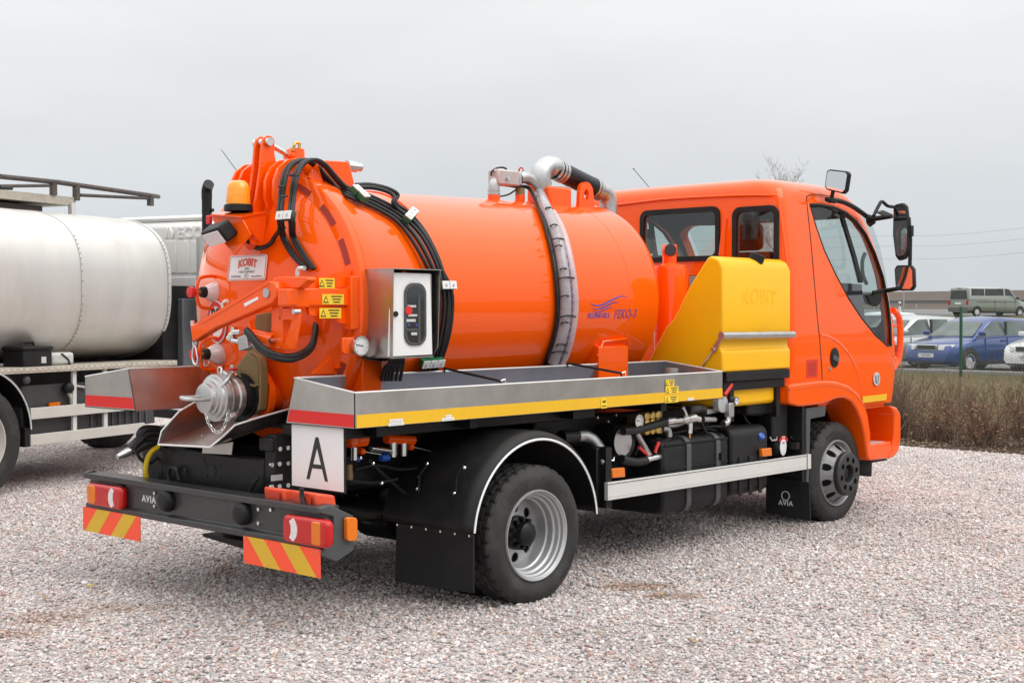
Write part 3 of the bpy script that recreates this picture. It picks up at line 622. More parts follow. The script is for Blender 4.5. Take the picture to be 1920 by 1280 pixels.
M().tube([lc+Rl @ Vector((.04, 0, 0)), lc+Vector((.10, 0, .05))], .012, 8).ob('lamp_bracket', CHROME, wl)
cb = [(436, 432, ('x', -1.27)), (452, 438, ('x', -1.24)), (464, 452, ('x', -1.19)), (476, 463, 'D'), (494, 467, 'D'), (512, 461, 'D'), (522, 447, 'D'), (525, 430, ('x', -1.13))]
M().tube(spline(tline(cb, .7), 5), .0135, 8).ob('lamp_cable', HOSE, DOOR)
M().box(B(392, 412, 'x', -1.27), (.02, .04, .05)).ob('red_reflector', RED, sh, bevel=.006)
# four hydraulic hoses over the hinge and down the tank side
base = [(588, 506, 'D'), (566, 478, 'D'), (549, 447, 'D'), (540, 420, ('x', -1.14)), (538, 402, ('x', -1.15)), (541, 372, ('x', -1.09)), (545, 340, ('x', -1.06)), (553, 316, ('x', -1.0)), (567, 303, ('x', -.94)), (585, 300, ('x', -.87)), (603, 311, ('x', -.80)), (620, 331, ('x', -.74)), (640, 352, ('x', -.68)), (664, 364, .79), (690, 374, .765), (720, 388, .745), (752, 408, .735), (782, 438, .735), (806, 478, .735), (822, 520, .735), (829, 560, .735), (827, 600, .735), (820, 640, .735), (811, 676, .735), (806, 700, .72)]
for k, (o1, o2) in enumerate(((-14, -13), (-9, -5), (4, 4), (9, 11))):
    pts = []
    for i, p_ in enumerate(base):
        f_ = min(1, max(0, (i-9)/5))
        du = o1*(1-f_)+f_*o2*(1 if i > 16 else .6); dv = f_*(-o2*.5 if i <= 18 else 0)
        if i < 1: du *= .7
        if i in (3, 4, 5, 6, 7): du *= 1.15
        pts.append((p_[0]+du, p_[1]+dv, p_[2]))
    M().tube(spline(tline(pts, .73), 5), .0118, 8).ob('hydraulic_hose', HOSE, TANK, smooth=60)
for k, pt in enumerate(([(668, 347), (690, 346), (715, 350), (735, 357), (746, 366), (741, 377), (748, 386), (770, 402), (800, 440), (822, 490), (838, 540), (842, 585), (836, 630), (822, 676)], [(668, 352), (700, 352), (728, 360), (740, 370), (737, 380), (746, 392), (775, 414), (805, 455), (828, 505), (846, 545), (847, 590), (840, 635), (826, 678)])):
    rr = [.80, .80, .80, .80, .78, .755, .745, .735, .735, .735, .735, .735, .735, .735]
    M().tube(spline([T(u, v, rr[min(i, 13)]) for i, (u, v) in enumerate(pt)], 5), .0130, 8).ob('hydraulic_hose', HOSE, TANK, smooth=60)
def clamp(c, d, n, w=.05, k=2):                  # c centre, d along the row of blocks, n outward
    d = d.normalized(); n = (n-d*n.dot(d)).normalized(); e = n.cross(d); R = Matrix((d, e, n)).transposed()
    for i in range(k):
        cc = c+d*(w+.004)*(i-(k-1)/2)
        b = M().box(cc, (w, .05, .035), R).ob('hose_clamp', GREEN, TANK, bevel=.003)
        M().box(cc+n*.0215, (w-.002, .046, .006), R).ob('clamp_plate', WHITE, b)
        M().cyl(cc+n*.024, cc+n*.034, .008, n=6).ob('bolt', CHROME, b)
    return c
clamp(B(537, 405, 'x', -1.145), Vector((0, -1, 0)), Vector((-1, 0, .2)), .062)
def tcl(u, v, r, u2, v2, k=2, w=.05):
    a, b = T(u, v, r), T(u2, v2, r); c = (a+b)/2; clamp(c, b-a, Vector((0, c.y, c.z-tz(c.x))), w, k)
tcl(668, 357, .815, 682, 370, 2, .055); tcl(762, 412, .765, 776, 397, 3, .042); tcl(828, 535, .765, 848, 535, 2, .055); tcl(790, 681, .765, 828, 678, 3, .055)
for (u, v) in ((545, 328), (532, 369), (529, 350), (552, 330), (528, 428)): M().tube([B(u-7, v, 'x', -1.115), B(u+7, v-1, 'x', -1.115)], .006, 5).ob('cable_tie', HOSE, TANK)
# maker's plate and speed disc on the door
F = door_frame(464.5, 502)
pl = M().prism([F(a, b, 0) for a, b in rrect(-.17, .17, -.072, .072, .012)], F(0, 0, -.004)-F(0, 0, 0)).ob('maker_plate', WHITE, DOOR)
def plate_flat(Fx): return lambda s, t, h: Fx(-s, t, h+.0012) if Fx(1, 0, 0).y > Fx(0, 0, 0).y else Fx(s, t, h+.0012)
PF = plate_flat(F)
def arch(s, t, h): return PF(s, t-.9*s*s*2, h)
bd = [PF(a, b, 0) for a, b in rrect(-.163, .163, -.066, .066, .010)]
M().tube(bd+[bd[0]], .0018, 4).ob('red_border', INKR, pl)
text('KOBIT', .058, INKR, pl, lambda s, t, h: arch(s, t+.030, h), sx=1.0, bold=.003)
text('JICIN', .017, INKG, pl, lambda s, t, h: PF(s, t-.006, h)); text('CZECH REPUBLIC', .017, INKG, pl, lambda s, t, h: PF(s, t-.024, h), sx=1.1)
text('PNEUMOBIL', .017, INKG, pl, lambda s, t, h: PF(s-.095, t-.050, h)); text('www.kobit.cz', .018, INKG, pl, lambda s, t, h: PF(s+.095, t-.050, h)); text('K', .022, INKG, pl, lambda s, t, h: PF(s, t-.050, h))
rg = [PF(.017*cos(2*pi*k/16), -.050+.017*sin(2*pi*k/16), 0) for k in range(17)]; M().tube(rg, .0012, 4).ob('emblem_ring', INKG, pl)
F8 = door_frame(407, 603, .006)
sp = M().prism([F8(.125*cos(2*pi*k/32), .125*sin(2*pi*k/32), 0) for k in range(32)], F8(0, 0, -.004)-F8(0, 0, 0)).ob('speed_limit_disc', WHITE, DOOR)
P8 = plate_flat(F8)
rm = M(); ro = [[P8(r*cos(2*pi*k/32), r*sin(2*pi*k/32), h) for k in range(32)] for r, h in ((.092, 0), (.092, .001), (.118, .001), (.118, 0))]
rm.rings(ro, False, False).ob('red_ring', RREF, sp, smooth=0)
text('80', .12, INK, sp, lambda s, t, h: P8(s, t+.030, h), bold=.004)
# sight glasses with guard hoops
def sight(u, v, gx):
    q, n = DR(u, v); A = Vector((-1, 0, 0)); o = Vector((gx, q.y, q.z))
    M().lathe([(-.10, .085), (.0, .085), (.02, .075), (.02, .06)], o, A, 24).ob('sight_socket', ORANGE, DOOR)
    g = [o+A*.02+Vector((0, .085*cos(2*pi*k/8+.2), .085*sin(2*pi*k/8+.2))) for k in range(8)]
    M().tube(spline([o+A*.0+Vector((0, .0, .085)), o+A*.05+Vector((0, .0, .095)), o+A*.125+Vector((0, .0, .085)), o+A*.15+Vector((0, 0, .05)), o+A*.155, o+A*.15+Vector((0, 0, -.05)), o+A*.125+Vector((0, 0, -.085)), o+A*.05+Vector((0, 0, -.095)), o+Vector((0, 0, -.085))], 4), .011, 8).ob('guard_hoop', ORANGE, DOOR)
    M().lathe([(.0, .07), (.03, .068), (.10, .035), (.105, .0)], o, A, 20).ob('sight_glass', mat('glass_cone', (.66, .60, .60), .12, coat=.8, var=.15), DOOR)
    M().lathe([(.10, .034), (.125, .03), (.13, .0)], o, A, 14).ob('wiper_gland', BPLAST, DOOR)
    M().cyl(o+A*.125, o+A*.185, .010, n=8).ob('wiper_shaft', BRASS, DOOR)
    M().lathe([(.175, .012), (.178, .03), (.205, .033), (.21, .012), (.21, 0)], o, A, 8).ob('wiper_knob', RED, DOOR)
sight(402, 548, -1.06); sight(412, 663, -1.06)
# swing arm and its bracket on the right of the door
xa = -1.33
ARM = M().px([(356, 611), (371, 603), (503, 527), (513, 528), (519, 540), (518, 556), (509, 569), (402, 615), (360, 641)], 'x', xa-.03, .06).ob('swing_arm', ORANGE, TR, bevel=.008)
M().px([(370, 604), (503, 527), (506, 530), (380, 606)], 'x', xa-.034, .068).ob('arm_flange', ORANGE, ARM)
q = B(500.5, 549, 'x', xa-.03); M().cyl(q+Vector((.005, 0, 0)), q-Vector((.008, 0, 0)), .026, n=20).ob('pivot_pin', GALV, ARM)
M().px([(457, 569), (483, 556), (484, 561), (459, 575)], 'x', xa-.032, .002).ob('white_label', WHITE, ARM)
q = B(361, 610, 'x', xa); M().cyl(q, q+Vector((0, 0, .028)), .013, n=8).ob('bolt', CHROME, ARM)
PO = M().px([(509, 560), (530, 545), (530, 652), (523, 654), (508, 650)], 'x', xa+.03, .05).ob('pivot_post', ORANGE, TR, bevel=.004)
M().px([(521, 542), (556, 541), (556, 576), (523, 576)], 'x', xa+.02, .09).ob('pivot_block', ORANGE, PO, bevel=.006)
M().px([(511, 523), (520, 518), (575, 519), (577, 525), (560, 540), (517, 541)], 'x', xa+.02, .06).ob('pivot_cap', ORANGE, PO, bevel=.005)
M().px([(523, 578), (557, 577), (557, 600), (547, 655), (528, 655), (548, 600), (523, 600)], 'x', xa+.03, .03).ob('stop_bracket', ORANGE, PO, bevel=.003)
for u, v, r in ((550, 584, .013), (506, 638, .012), (525, 558, .007)):
    q = B(u, v, 'x', xa-.005); M().cyl(q+Vector((.04, 0, 0)), q, r, n=12).ob('bolt', CHROME, PO)
HB = M().px([(540, 541), (661, 540), (661, 573), (540, 573)], 'y', -.74, .09).ob('arm_beam', ORANGE, TR, bevel=.006)
M().px([(576, 525), (656, 505), (659, 538), (576, 540)], 'y', -.72, .02).ob('beam_gusset', ORANGE, HB)
M().px([(578, 576), (659, 576), (657, 610), (580, 590)], 'y', -.72, .02).ob('beam_gusset', ORANGE, HB)
M().bx(-.955, -.90, -.765, -.70, 1.56, 1.85).ob('beam_foot', ORANGE, HB, bevel=.005)
sticker(613, 531, .105, .055, parent=HB, y=-.7405); sticker(624.5, 561, .150, .055, parent=HB, y=-.7425); sticker(619.5, 587, .15, .055, parent=HB, y=-.7405)
elbow([(558, 517), (559, 506), (562, 503), (571, 503)], .013, 'grease_fitting', CHROME, PO, 8, 3, 'x', xa+.05)
elbow([(418, 578), (419, 568), (426, 564)], .012, 'grease_fitting', CHROME, ARM, 8, 3, 'x', xa+.03)
M().px([(452, 605), (468, 600), (470, 618), (466, 624), (451, 616)], 'x', xa+.0, .03).ob('ram_lug', ORANGE, ARM)
M().tube([B(445, 625, 'x', xa+.01), B(515, 639, 'x', xa+.04)], .040, 14).ob('arm_ram', ORANGE, TR)
for p_, r in (([(432, 628), (440, 622), (452, 622)], .016), ([(430, 635), (436, 626)], .02), ([(436, 620), (437, 612)], .012), ([(436, 638), (448, 640), (460, 642)], .014), ([(466, 636), (470, 648)], .014), ([(474, 645), (484, 652)], .013)):
    elbow(p_, r, 'hydraulic_fitting', CHROME, PO, 10, 1, 'x', xa-.03)
M().box(B(463, 642, 'x', xa-.03), (.06, .085, .075), Matrix.Rotation(radians(-12), 3, 'X')).ob('check_block', GALV, PO, bevel=.004)
for dv in (0, 6):
    hp = [(462, 618+dv, ('x', xa-.04)), (473, 630+dv, ('x', xa-.05)), (490, 650+dv, ('x', xa-.05)), (515, 664+dv, ('x', xa-.03)), (545, 668+dv, ('x', xa+.06)), (572, 658+dv, ('x', -1.15)), (587, 640+dv, ('x', -1.08)), (592, 610, ('x', -1.02)), (591, 575, ('x', -.97)), (588, 520, ('x', -.93))]
    M().tube(spline([B(u, v, *a) for u, v, a in hp], 6), .017, 8).ob('hydraulic_hose', HOSE, TR, smooth=60)
# snap hook hanging from the arm tip
SH = M().tube(spline([B(366, 641, 'x', xa), B(363, 650, 'x', xa), B(361, 668, 'x', xa), B(364, 681, 'x', xa), B(369, 682, 'x', xa), B(371, 674, 'x', xa), B(368, 655, 'x', xa), B(366, 648, 'x', xa)], 4), .007, 6).ob('snap_hook', CHROME)
M().lathe([(-.006, .014), (.006, .014), (.006, .022), (-.006, .022), (-.006, .014)], B(366, 643, 'x', xa), 'x', 14).ob('eye_ring', CHROME, SH)
tag(SH, 'steel snap hook hanging from the tip of the orange swing arm', 'hook')
# ---- outlet: knife gate valve, pipe, coupling with cap and chain
oy, oz = -.140, 1.186; A = Vector((-1, 0, 0))
def L(prof, name, m, n=36, parent=None, sm=30): return M().lathe(prof, (0, oy, oz), A, n).ob(name, m, parent or OUT, smooth=sm)
OUT = M().lathe([(.95, .10), (1.10, .10), (1.10, .15), (1.135, .15), (1.135, .10)], (0, oy, oz), A, 32).ob('outlet_pipe', ORANGE, TR)
GV = M().px([(456, 668), (462, 660), (474, 658), (483, 665), (487, 690), (488, 725), (485, 768), (470, 778), (452, 772), (450, 748), (447, 720), (439, 703), (442, 688)], 'x', -1.20, .058).ob('gate_valve', BRONZE, OUT, bevel=.008)
M().px([(447, 690), (452, 672), (466, 664), (479, 672), (483, 695), (482, 722), (470, 715), (455, 702)], 'x', -1.212, .014).ob('valve_bonnet', BRONZE, GV, bevel=.004)
M().tube([B(438, 691, 'x', -1.225), B(448, 703, 'x', -1.225), B(468, 720, 'x', -1.225), B(477, 724, 'x', -1.225), B(484, 720, 'x', -1.225)], .007, 6).ob('valve_edge', BRONZE, GV)
for u, v in ((446, 700), (461, 711), (480, 722)):
    q = B(u, v, 'x', -1.218); M().cyl(q, q-Vector((.012, 0, 0)), .009, n=6).ob('bolt', CHROME, GV)
M().px([(463, 660), (468, 640), (480, 642), (484, 665)], 'x', -1.19, .04).ob('valve_yoke', BRONZE, GV, bevel=.004)
M().px([(480, 590), (503, 585), (500, 622), (474, 615)], 'x', -1.17, .03).ob('valve_cylinder', BRONZE, GV, bevel=.004)
L([(1.20, .128), (1.222, .128), (1.222, .112), (1.27, .112)], 'flange_gasket', BPLAST)
L([(1.222, .110), (1.30, .110), (1.31, .104), (1.335, .104)], 'coupling_pipe', GALV)
L([(1.335, .112), (1.345, .125), (1.365, .128), (1.372, .118), (1.385, .118)], 'coupling_ring', CAST)
CAP = L([(1.378, .118), (1.382, .130), (1.41, .130), (1.415, .116), (1.428, .112), (1.435, .098), (1.448, .096), (1.452, .084), (1.475, .080), (1.48, .07), (1.48, 0)], 'coupling_cap', CAST, 40)
def cp(x, a, r): return Vector((-x, oy+r*cos(a), oz+r*sin(a)))
M().tube(spline([cp(1.47, .15, .05), cp(1.52, .15, .05), cp(1.60, .3, .03), cp(1.60, pi-.1, .03), cp(1.52, pi+.05, .05), cp(1.47, pi+.05, .05)], 3), .011, 8).ob('cap_handle', CAST, CAP)
for a in (2.0, -2.3, -.15):
    c = cp(1.36, a, .138); M().box(c, (.05, .04, .05), Matrix.Rotation(a, 3, 'X')).ob('coupling_lug', CAST, OUT, bevel=.008)
M().tube(spline([cp(1.34, 1.9, .13), cp(1.36, 2.2, .16), cp(1.40, 2.4, .15), cp(1.42, 2.5, .13)], 4), .010, 8).ob('lever', CAST, OUT)
M().tube(spline([cp(1.36, 1.55, .13), cp(1.35, 1.50, .165), cp(1.345, 1.25, .165), cp(1.34, 1.2, .13)], 4), .006, 6).ob('ring_handle', CHROME, OUT)
q = cp(1.27, 1.35, .11); M().tube([q, q+Vector((0, 0, .07))], .012, 8).ob('bleed_valve', CHROME, OUT)
M().box(q+Vector((-.01, -.01, .045)), (.05, .055, .014)).ob('bleed_handle', RED, OUT, bevel=.004)
ch = spline([B(u, v, 'x', x) for u, v, x in ((385, 772, -1.47), (388, 786, -1.475), (395, 800, -1.47), (405, 810, -1.46), (416, 807, -1.44), (423, 793, -1.42), (427, 775, -1.40), (432, 757, -1.38))], 5)
acc = 0; prev = ch[0]
links = [ch[0]]
for p_ in ch[1:]:
    if (p_-links[-1]).length >= .020: links.append(p_)
for i in range(len(links)-1):
    a, b = links[i], links[i+1]; c = (a+b)/2; t = (b-a).normalized(); s = t.cross(A if i % 2 else Vector((0, 0, 1)).cross(t)+Vector((.01, .01, 0))).normalized()
    lp = [c+t*.017*cos(k*pi/4)+s*.008*sin(k*pi/4) for k in range(9)]
    M().tube(lp, .0026, 5).ob('chain_link', CHROME, CAP)
# stainless chute under the outlet
CT = M().prism([B(297, 833, 'x', -1.47), B(394, 838, 'x', -1.47), Vector((-.95, -.18, 1.03)), Vector((-.95, .36, 1.03))], (0, 0, .004)).ob('drip_chute', STEEL, TR)
a0, a1, a2, a3, a4 = B(394, 838, 'x', -1.47), B(418, 818, 'x', -1.42), B(440, 797, 'x', -1.36), B(480, 784, 'x', -1.25), Vector((-.95, -.33, 1.13))
M().prism([a0, Vector((-.95, -.18, 1.03)), a4, a3, a2, a1], (0, .004, 0)).ob('chute_side', STEEL, CT)
M().tube([a0, a1, a2, a3, a4], .006, 6).ob('rolled_edge', ALU, CT)
b0, b1, b2 = B(297, 833, 'x', -1.47), B(303, 808, 'x', -1.44), B(335, 772, 'x', -1.36)
b3 = Vector((-.95, .46, 1.20))
M().prism([b0, Vector((-.95, .36, 1.03)), b3, b2, b1], (0, .004, 0)).ob('chute_side', STEEL, CT)
M().tube([a0, b0, b1, b2, b3], .006, 6).ob('rolled_edge', ALU, CT)
M().px([(380, 838), (437, 828), (434, 852), (379, 849)], 'x', -1.30, .004).ob('chute_bracket', STEEL, CT)
q = B(379, 816, 'x', -1.35); M().ball(q, .006, 6).ob('rivet', CHROME, CT)
# hoses and air coupling at the left of the frame
for pts, r, m in (([(300, 812), (272, 815), (262, 824), (250, 836), (243, 848)], .030, HOSE), ([(300, 822), (280, 830), (262, 838), (252, 846)], .026, HOSE), ([(296, 806), (270, 806), (264, 818), (280, 824), (300, 820)], .028, HOSE), ([(300, 828), (278, 838), (258, 848), (266, 862), (282, 868), (300, 850)], .010, HOSE)):
    M().tube(spline([B(u, v, 'y', .66) for u, v in pts], 5), r, 8).ob('brake_hose', m, TR)
M().tube([B(248, 843, 'y', .66), B(236, 849, 'y', .66), B(220, 856, 'y', .66)], [.03, .026, .015], 10).ob('air_coupling', GALV, TR)
M().tube(spline([B(u, v, 'y', .64) for u, v in ((300, 836), (285, 846), (276, 862), (273, 885), (279, 908), (292, 925), (300, 930))], 5), .016, 8).ob('yellow_air_line', mat('yellow_cable', (.62, .42, .01), .4), TR)
for pts in ([(318, 906), (316, 885), (322, 876), (332, 882), (336, 900)], [(470, 940), (470, 920), (478, 904), (486, 896)]):
    M().tube(spline([B(u, v, 'x', -1.30) for u, v in pts], 4), .012, 8).ob('lamp_cable', HOSE, TR)
M().px([(378, 1000), (470, 1016), (462, 1030), (382, 1006)], 'x', -1.05, .3).ob('spare_carrier', BLACK, TR)
# wheel chocks held behind the bumper
def chock(u, v, w, label):
    o = B(u, v, 'x', -1.38)-Vector((0, 0, .035)); e = empty('wheel_chock', o)
    M().prism([(-.01, w/2, 0), (.12, w/2, 0), (.10, w/2, .11), (-.03, w/2, .135)], (0, -w, 0)).ob('wedge', mat('chock_red', (.78, .085, .03), .4, var=.05), e, bevel=.012)
    M().prism([(-.028, w*.3, .02), (-.0275, -w*.3, .02), (-.034, -w*.36, .11), (-.034, w*.36, .11)], (-.006, 0, 0)).ob('wedge_face', mat('chock_red_dark', (.55, .05, .02), .45), e)
    tag(e, label, 'wheel chock', 'wheel chocks carried behind the bumper'); return e
chock(521, 948, .17, 'red wheel chock with a sloping face next to the chassis plate')
chock(577, 956, .20, 'red rounded wheel chock below the white sign with the letter')
M().tube(spline([B(566, 914, 'x', -1.43), B(566, 930, 'x', -1.43), B(571, 948, 'x', -1.43)], 3), .012, 6).ob('chock_strap', HOSE, TR)
# ---- control box on the tank side
bx0, bx1, by0, by1, bz0, bz1 = -.848, -.495, -.70, -.985, 1.405, 1.885
CB = M().bx(bx0+.01, bx1-.03, by0, -.945, bz0+.012, bz1-.02).ob('control_box', STEEL, TR)
M().prism([(bx0, by0, bz0), (bx0, by0, bz1), (bx0, by1, bz1), (bx0, by1+.01, bz0)], (.004, 0, 0)).ob('hood_side', STEEL, CB)
M().prism([(bx1, by0, bz0), (bx1, by0, bz1), (bx1, by1, bz1), (bx1, by1+.02, bz0+.06), (bx1-.0, by1+.06, bz0)], (-.004, 0, 0)).ob('hood_side', STEEL, CB)
M().bx(bx0-.004, bx1+.004, by0, by1-.006, bz1, bz1+.005).ob('hood_top', STEEL, CB)
M().bx(bx0, bx1-.03, by0, -.955, bz0, bz0+.006).ob('hood_floor', STEEL, CB)
DW = M().prism([(-.838, -.956, 1.868), (-.545, -.956, 1.868), (-.53, -.956, 1.418), (-.862, -.956, 1.414)], (0, .008, 0)).ob('white_box_door', WHITE, CB, bevel=.003)
q = B(741, 588.5, 'y', -.957); M().cyl(q, q-Vector((0, .010, 0)), .015, n=16).ob('door_lock', BPLAST, DW)
a, b = B(757, 530, 'y', -.957), B(798, 647, 'y', -.957)
wf = M().prism([(x, -.957, z) for x, z in rrect(a.x, b.x, b.z, a.z, .06, 6)], (0, -.010, 0)).ob('window_gasket', GPLAST, DW, bevel=.004)
M().prism([(x, -.966, z) for x, z in rrect(a.x+.018, b.x-.018, b.z+.018, a.z-.018, .045, 6)], (0, -.003, 0)).ob('window_pane', mat('smoked_pane', (.02, .022, .024), .12, coat=1, var=.2), wf)
for (u0, v0, u1, v1, m) in ((764, 572, 780, 576, WGREY), (765, 589, 782, 593, WGREY), (762, 598, 779, 603, WGREY), (762, 616, 785, 620, GPLAST), (771, 623, 782, 628, WGREY), (784, 552, 788, 642, GPLAST)):
    p0, p1 = B(u0, v0, 'y', -.97), B(u1, v1, 'y', -.97); M().bx(p0.x, p1.x, -.9695, -.971, p0.z, p1.z).ob('panel_label', m, wf)
for u, v, m, r in ((766, 582, RED, .025), (766, 609, INKB, .008), (780, 609, INKB, .008)):
    q = B(u, v, 'y', -.969); M().cyl(q, q-Vector((0, .004, 0)), r, n=14).ob('panel_button', m, wf)
for k, u in enumerate((716, 722, 728, 734, 742, 750)):
    M().tube(spline([B(730+k*5, 668, 'y', -.85), B(731+k*5, 680, 'y', -.85), B(u+4, 692, 'y', -.8), B(u, 712, 'y', -.72)], 4), .011, 8).ob('control_cable', HOSE, CB)
    if k < 4: M().tube([B(732+k*6, 666, 'y', -.86), B(732+k*6, 673, 'y', -.86)], .016, 8).ob('cable_gland', GPLAST, CB)
GP = M().px([(643, 633), (682, 631), (682, 664), (646, 664), (643, 660)], 'y', -.80, .02).ob('gauge_bracket', ORANGE, TR, bevel=.005)
def gauge(u, v, y, r, parent):
    q = B(u, v, 'y', y); g = M().lathe([(.0, 0), (0, r*.9), (.03, r), (.036, r), (.036, r*.88), (.030, r*.86)], q, (0, -1, 0), 28).ob('pressure_gauge', CHROME, parent)
    M().lathe([(.031, r*.87), (.031, 0)], q, (0, -1, 0), 28).ob('gauge_dial', WHITE, g)
    M().box(q+Vector((-r*.2, -.033, .003)), (r*.9, .002, .004), Matrix.Rotation(radians(8), 3, 'Y')).ob('gauge_needle', INK, g)
    for k in range(9):
        a = radians(-45+33.75*k); c = q+Vector((r*.7*cos(a), -.0325, r*.7*sin(a))); M().box(c, (.006, .001, .002), Matrix.Rotation(-a, 3, 'Y')).ob('dial_mark', INK, g)
gauge(670, 648, -.80, .055, GP)
M().tube(spline([B(672, 660, 'y', -.79), B(685, 670, 'y', -.79), B(710, 674, 'y', -.79), B(735, 672, 'y', -.79)], 4), .010, 6).ob('control_cable', HOSE, CB)
# ------------------------------------------------------------------ yellow water tank beside the cab
yo = -1.085; X0, X1 = 2.135, 3.03
prof = [(yo, 1.235), (yo, 1.375), (yo+.022, 1.40), (yo+.022, 1.465), (yo, 1.49), (yo, 1.955), (yo+.035, 2.02), (-.985, 2.045), (-.955, 2.03), (-.80, 1.83), (-.70, 1.66), (-.66, 1.60), (-.60, 1.55), (-.40, 1.235)]
YT = M().yz(prof, X0, X1).ob('water_tank', YELLOW, TR, bevel=.028, seg=4)
M().bx(X0+.05, X1-.02, -1.02, -.42, .98, 1.20).ob('lower_tank', YELLOW, YT, bevel=.03)
M().tube([B(1352, 629, 'y', yo-.015), B(1487, 627, 'y', yo-.015)], .026, 14).ob('retaining_bar', GALV, YT)
M().px([(1352, 626), (1355, 632), (1340, 660), (1334, 660), (1334, 654)], 'x', X0-.012, .006).ob('bar_strap', GALV, YT)
M().tube([B(1337, 657, 'x', X0-.01), B(1314, 690, 'x', X0-.01)], .006, 6).ob('strap_rod', CHROME, YT)
for u, v in ((1352, 629), (1337, 655)):
    q = B(u, v, 'x', X0-.012); M().cyl(q, q-Vector((.012, 0, 0)), .014, n=8).ob('bolt', CHROME, YT)
q = B(1418, 487, 'y', -1.02); cA = Vector((.25, -.25, 1)).normalized()
M().lathe([(-.03, .05), (.0, .055), (.035, .055), (.042, .045), (.042, 0)], q, cA, 20).ob('filler_cap', BPLAST, YT, smooth=30)
text('KOBIT', .15, YELLOW, YT, lambda s, t, h: Vector((2.60+s, yo-.0002-h, 1.76+t-.35*s*s)), sx=1.05, ext=.0005, bold=.001)
M().bx(X0+.06, X1, yo+.005, -.45, 1.165, 1.232).ob('tank_cradle', BPLAST, TR, bevel=.006)
M().bx(X0+.06, X1-.03, yo+.03, yo+.11, 1.10, 1.162).ob('cradle_beam', BLACK, TR, bevel=.004)
for u in (1368, 1455): 
    q = B(u, 730, 'y', yo+.06); M().bx(q.x-.025, q.x+.025, q.y-.02, q.y+.02, .88, 1.12).ob('cradle_leg', BLACK, TR)
# silencer between tank and cab
sc_ = Vector((2.42, -.435, .03))
M().lathe([(1.0, .0), (1.0, .125), (1.93, .125), (1.965, .115), (1.985, .06), (1.985, .0)], sc_, 'z', 36).ob('pump_silencer', ORANGE, TR, smooth=30)
SI = M().tube([sc_+Vector((.0, 0.01, 1.96)), sc_+Vector((0, 0.01, 2.075))], .053, 20).ob('silencer_outlet', ORANGE, TR, smooth=40)
M().lathe([(2.04, .053), (2.12, .053)], sc_+Vector((0, .01, 0)), 'z', 20).ob('outlet_rim', ORANGE, SI, solid=.004)
M().cyl(sc_+Vector((-.02, -.012, 2.075)), sc_+Vector((-.048, -.034, 2.082)), .044, n=16).ob('outlet_mouth', DARK, SI)
# ------------------------------------------------------------------ cab
CZ = [(.90, 4.86, 1.045, 3.06, .06, .22), (1.00, 4.90, 1.05, 3.06, .08, .24), (1.18, 4.935, 1.056, 3.06, .10, .26), (1.40, 4.94, 1.056, 3.06, .10, .28), (1.58, 4.93, 1.05, 3.06, .10, .30), (1.80, 4.885, 1.036, 3.06, .10, .32), (1.94, 4.845, 1.024, 3.06, .10, .32), (2.12, 4.77, 1.005, 3.06, .10, .33), (2.29, 4.68, .985, 3.06, .10, .33), (2.42, 4.585, .968, 3.062, .10, .33), (2.50, 4.505, .956, 3.066, .10, .34), (2.555, 4.44, .943, 3.072, .11, .34), (2.60, 4.36, .922, 3.085, .12, .33), (2.635, 4.26, .885, 3.11, .14, .33), (2.662, 4.13, .82, 3.16, .16, .32), (2.68, 3.98, .70, 3.25, .18, .30), (2.69, 3.85, .5, 3.40, .16, .22)]
def cab_ring(z, xf, w, xr, rr, rf, ns=10, nc=7):
    pts = []
    def arc(cx, cy, r, a0, a1):
        for k in range(nc+1): a = radians(a0+(a1-a0)*k/nc); pts.append((cx+r*cos(a), cy+r*sin(a)))
    def line(p, q, n):
        for k in range(1, n): pts.append((p[0]+(q[0]-p[0])*k/n, p[1]+(q[1]-p[1])*k/n))
    arc(xr+rr, -w+rr, rr, 180, 270); line((xr+rr, -w), (xf-rf, -w), ns)
    arc(xf-rf, -w+rf, rf, 270, 360); line((xf, -w+rf), (xf, w-rf), 5)
    arc(xf-rf, w-rf, rf, 0, 90); line((xf-rf, w), (xr+rr, w), ns)
    arc(xr+rr, w-rr, rr, 90, 180); line((xr, w-rr), (xr, -w+rr), 5)
    bow = lambda x, y: (x+.07*(1-(y/w)**2) if x > xf-.02 else x)
    return [Vector((bow(x, y), y, z)) for x, y in pts]
def interp(z):
    for a, b in zip(CZ, CZ[1:]):
        if a[0] <= z <= b[0]:
            t = (z-a[0])/(b[0]-a[0]); return tuple(a[i]+(b[i]-a[i])*t for i in range(6))
def wcab(z): return interp(z)[2]
CAB = M().rings([cab_ring(*c) for c in CZ]).ob('cab', ORANGE, TR, smooth=35)
inner = M().rings([cab_ring(z, xf-.05, w-.05, xr+.05, rr, rf) for z, xf, w, xr, rr, rf in [(1.02,)+interp(1.02)[1:]]+CZ[2:13]+[(2.615, 4.30, .88, 3.14, .12, .33)]]).ob('cut', mat('headliner', (.16, .16, .165), .9, var=.08))
cut = [inner]
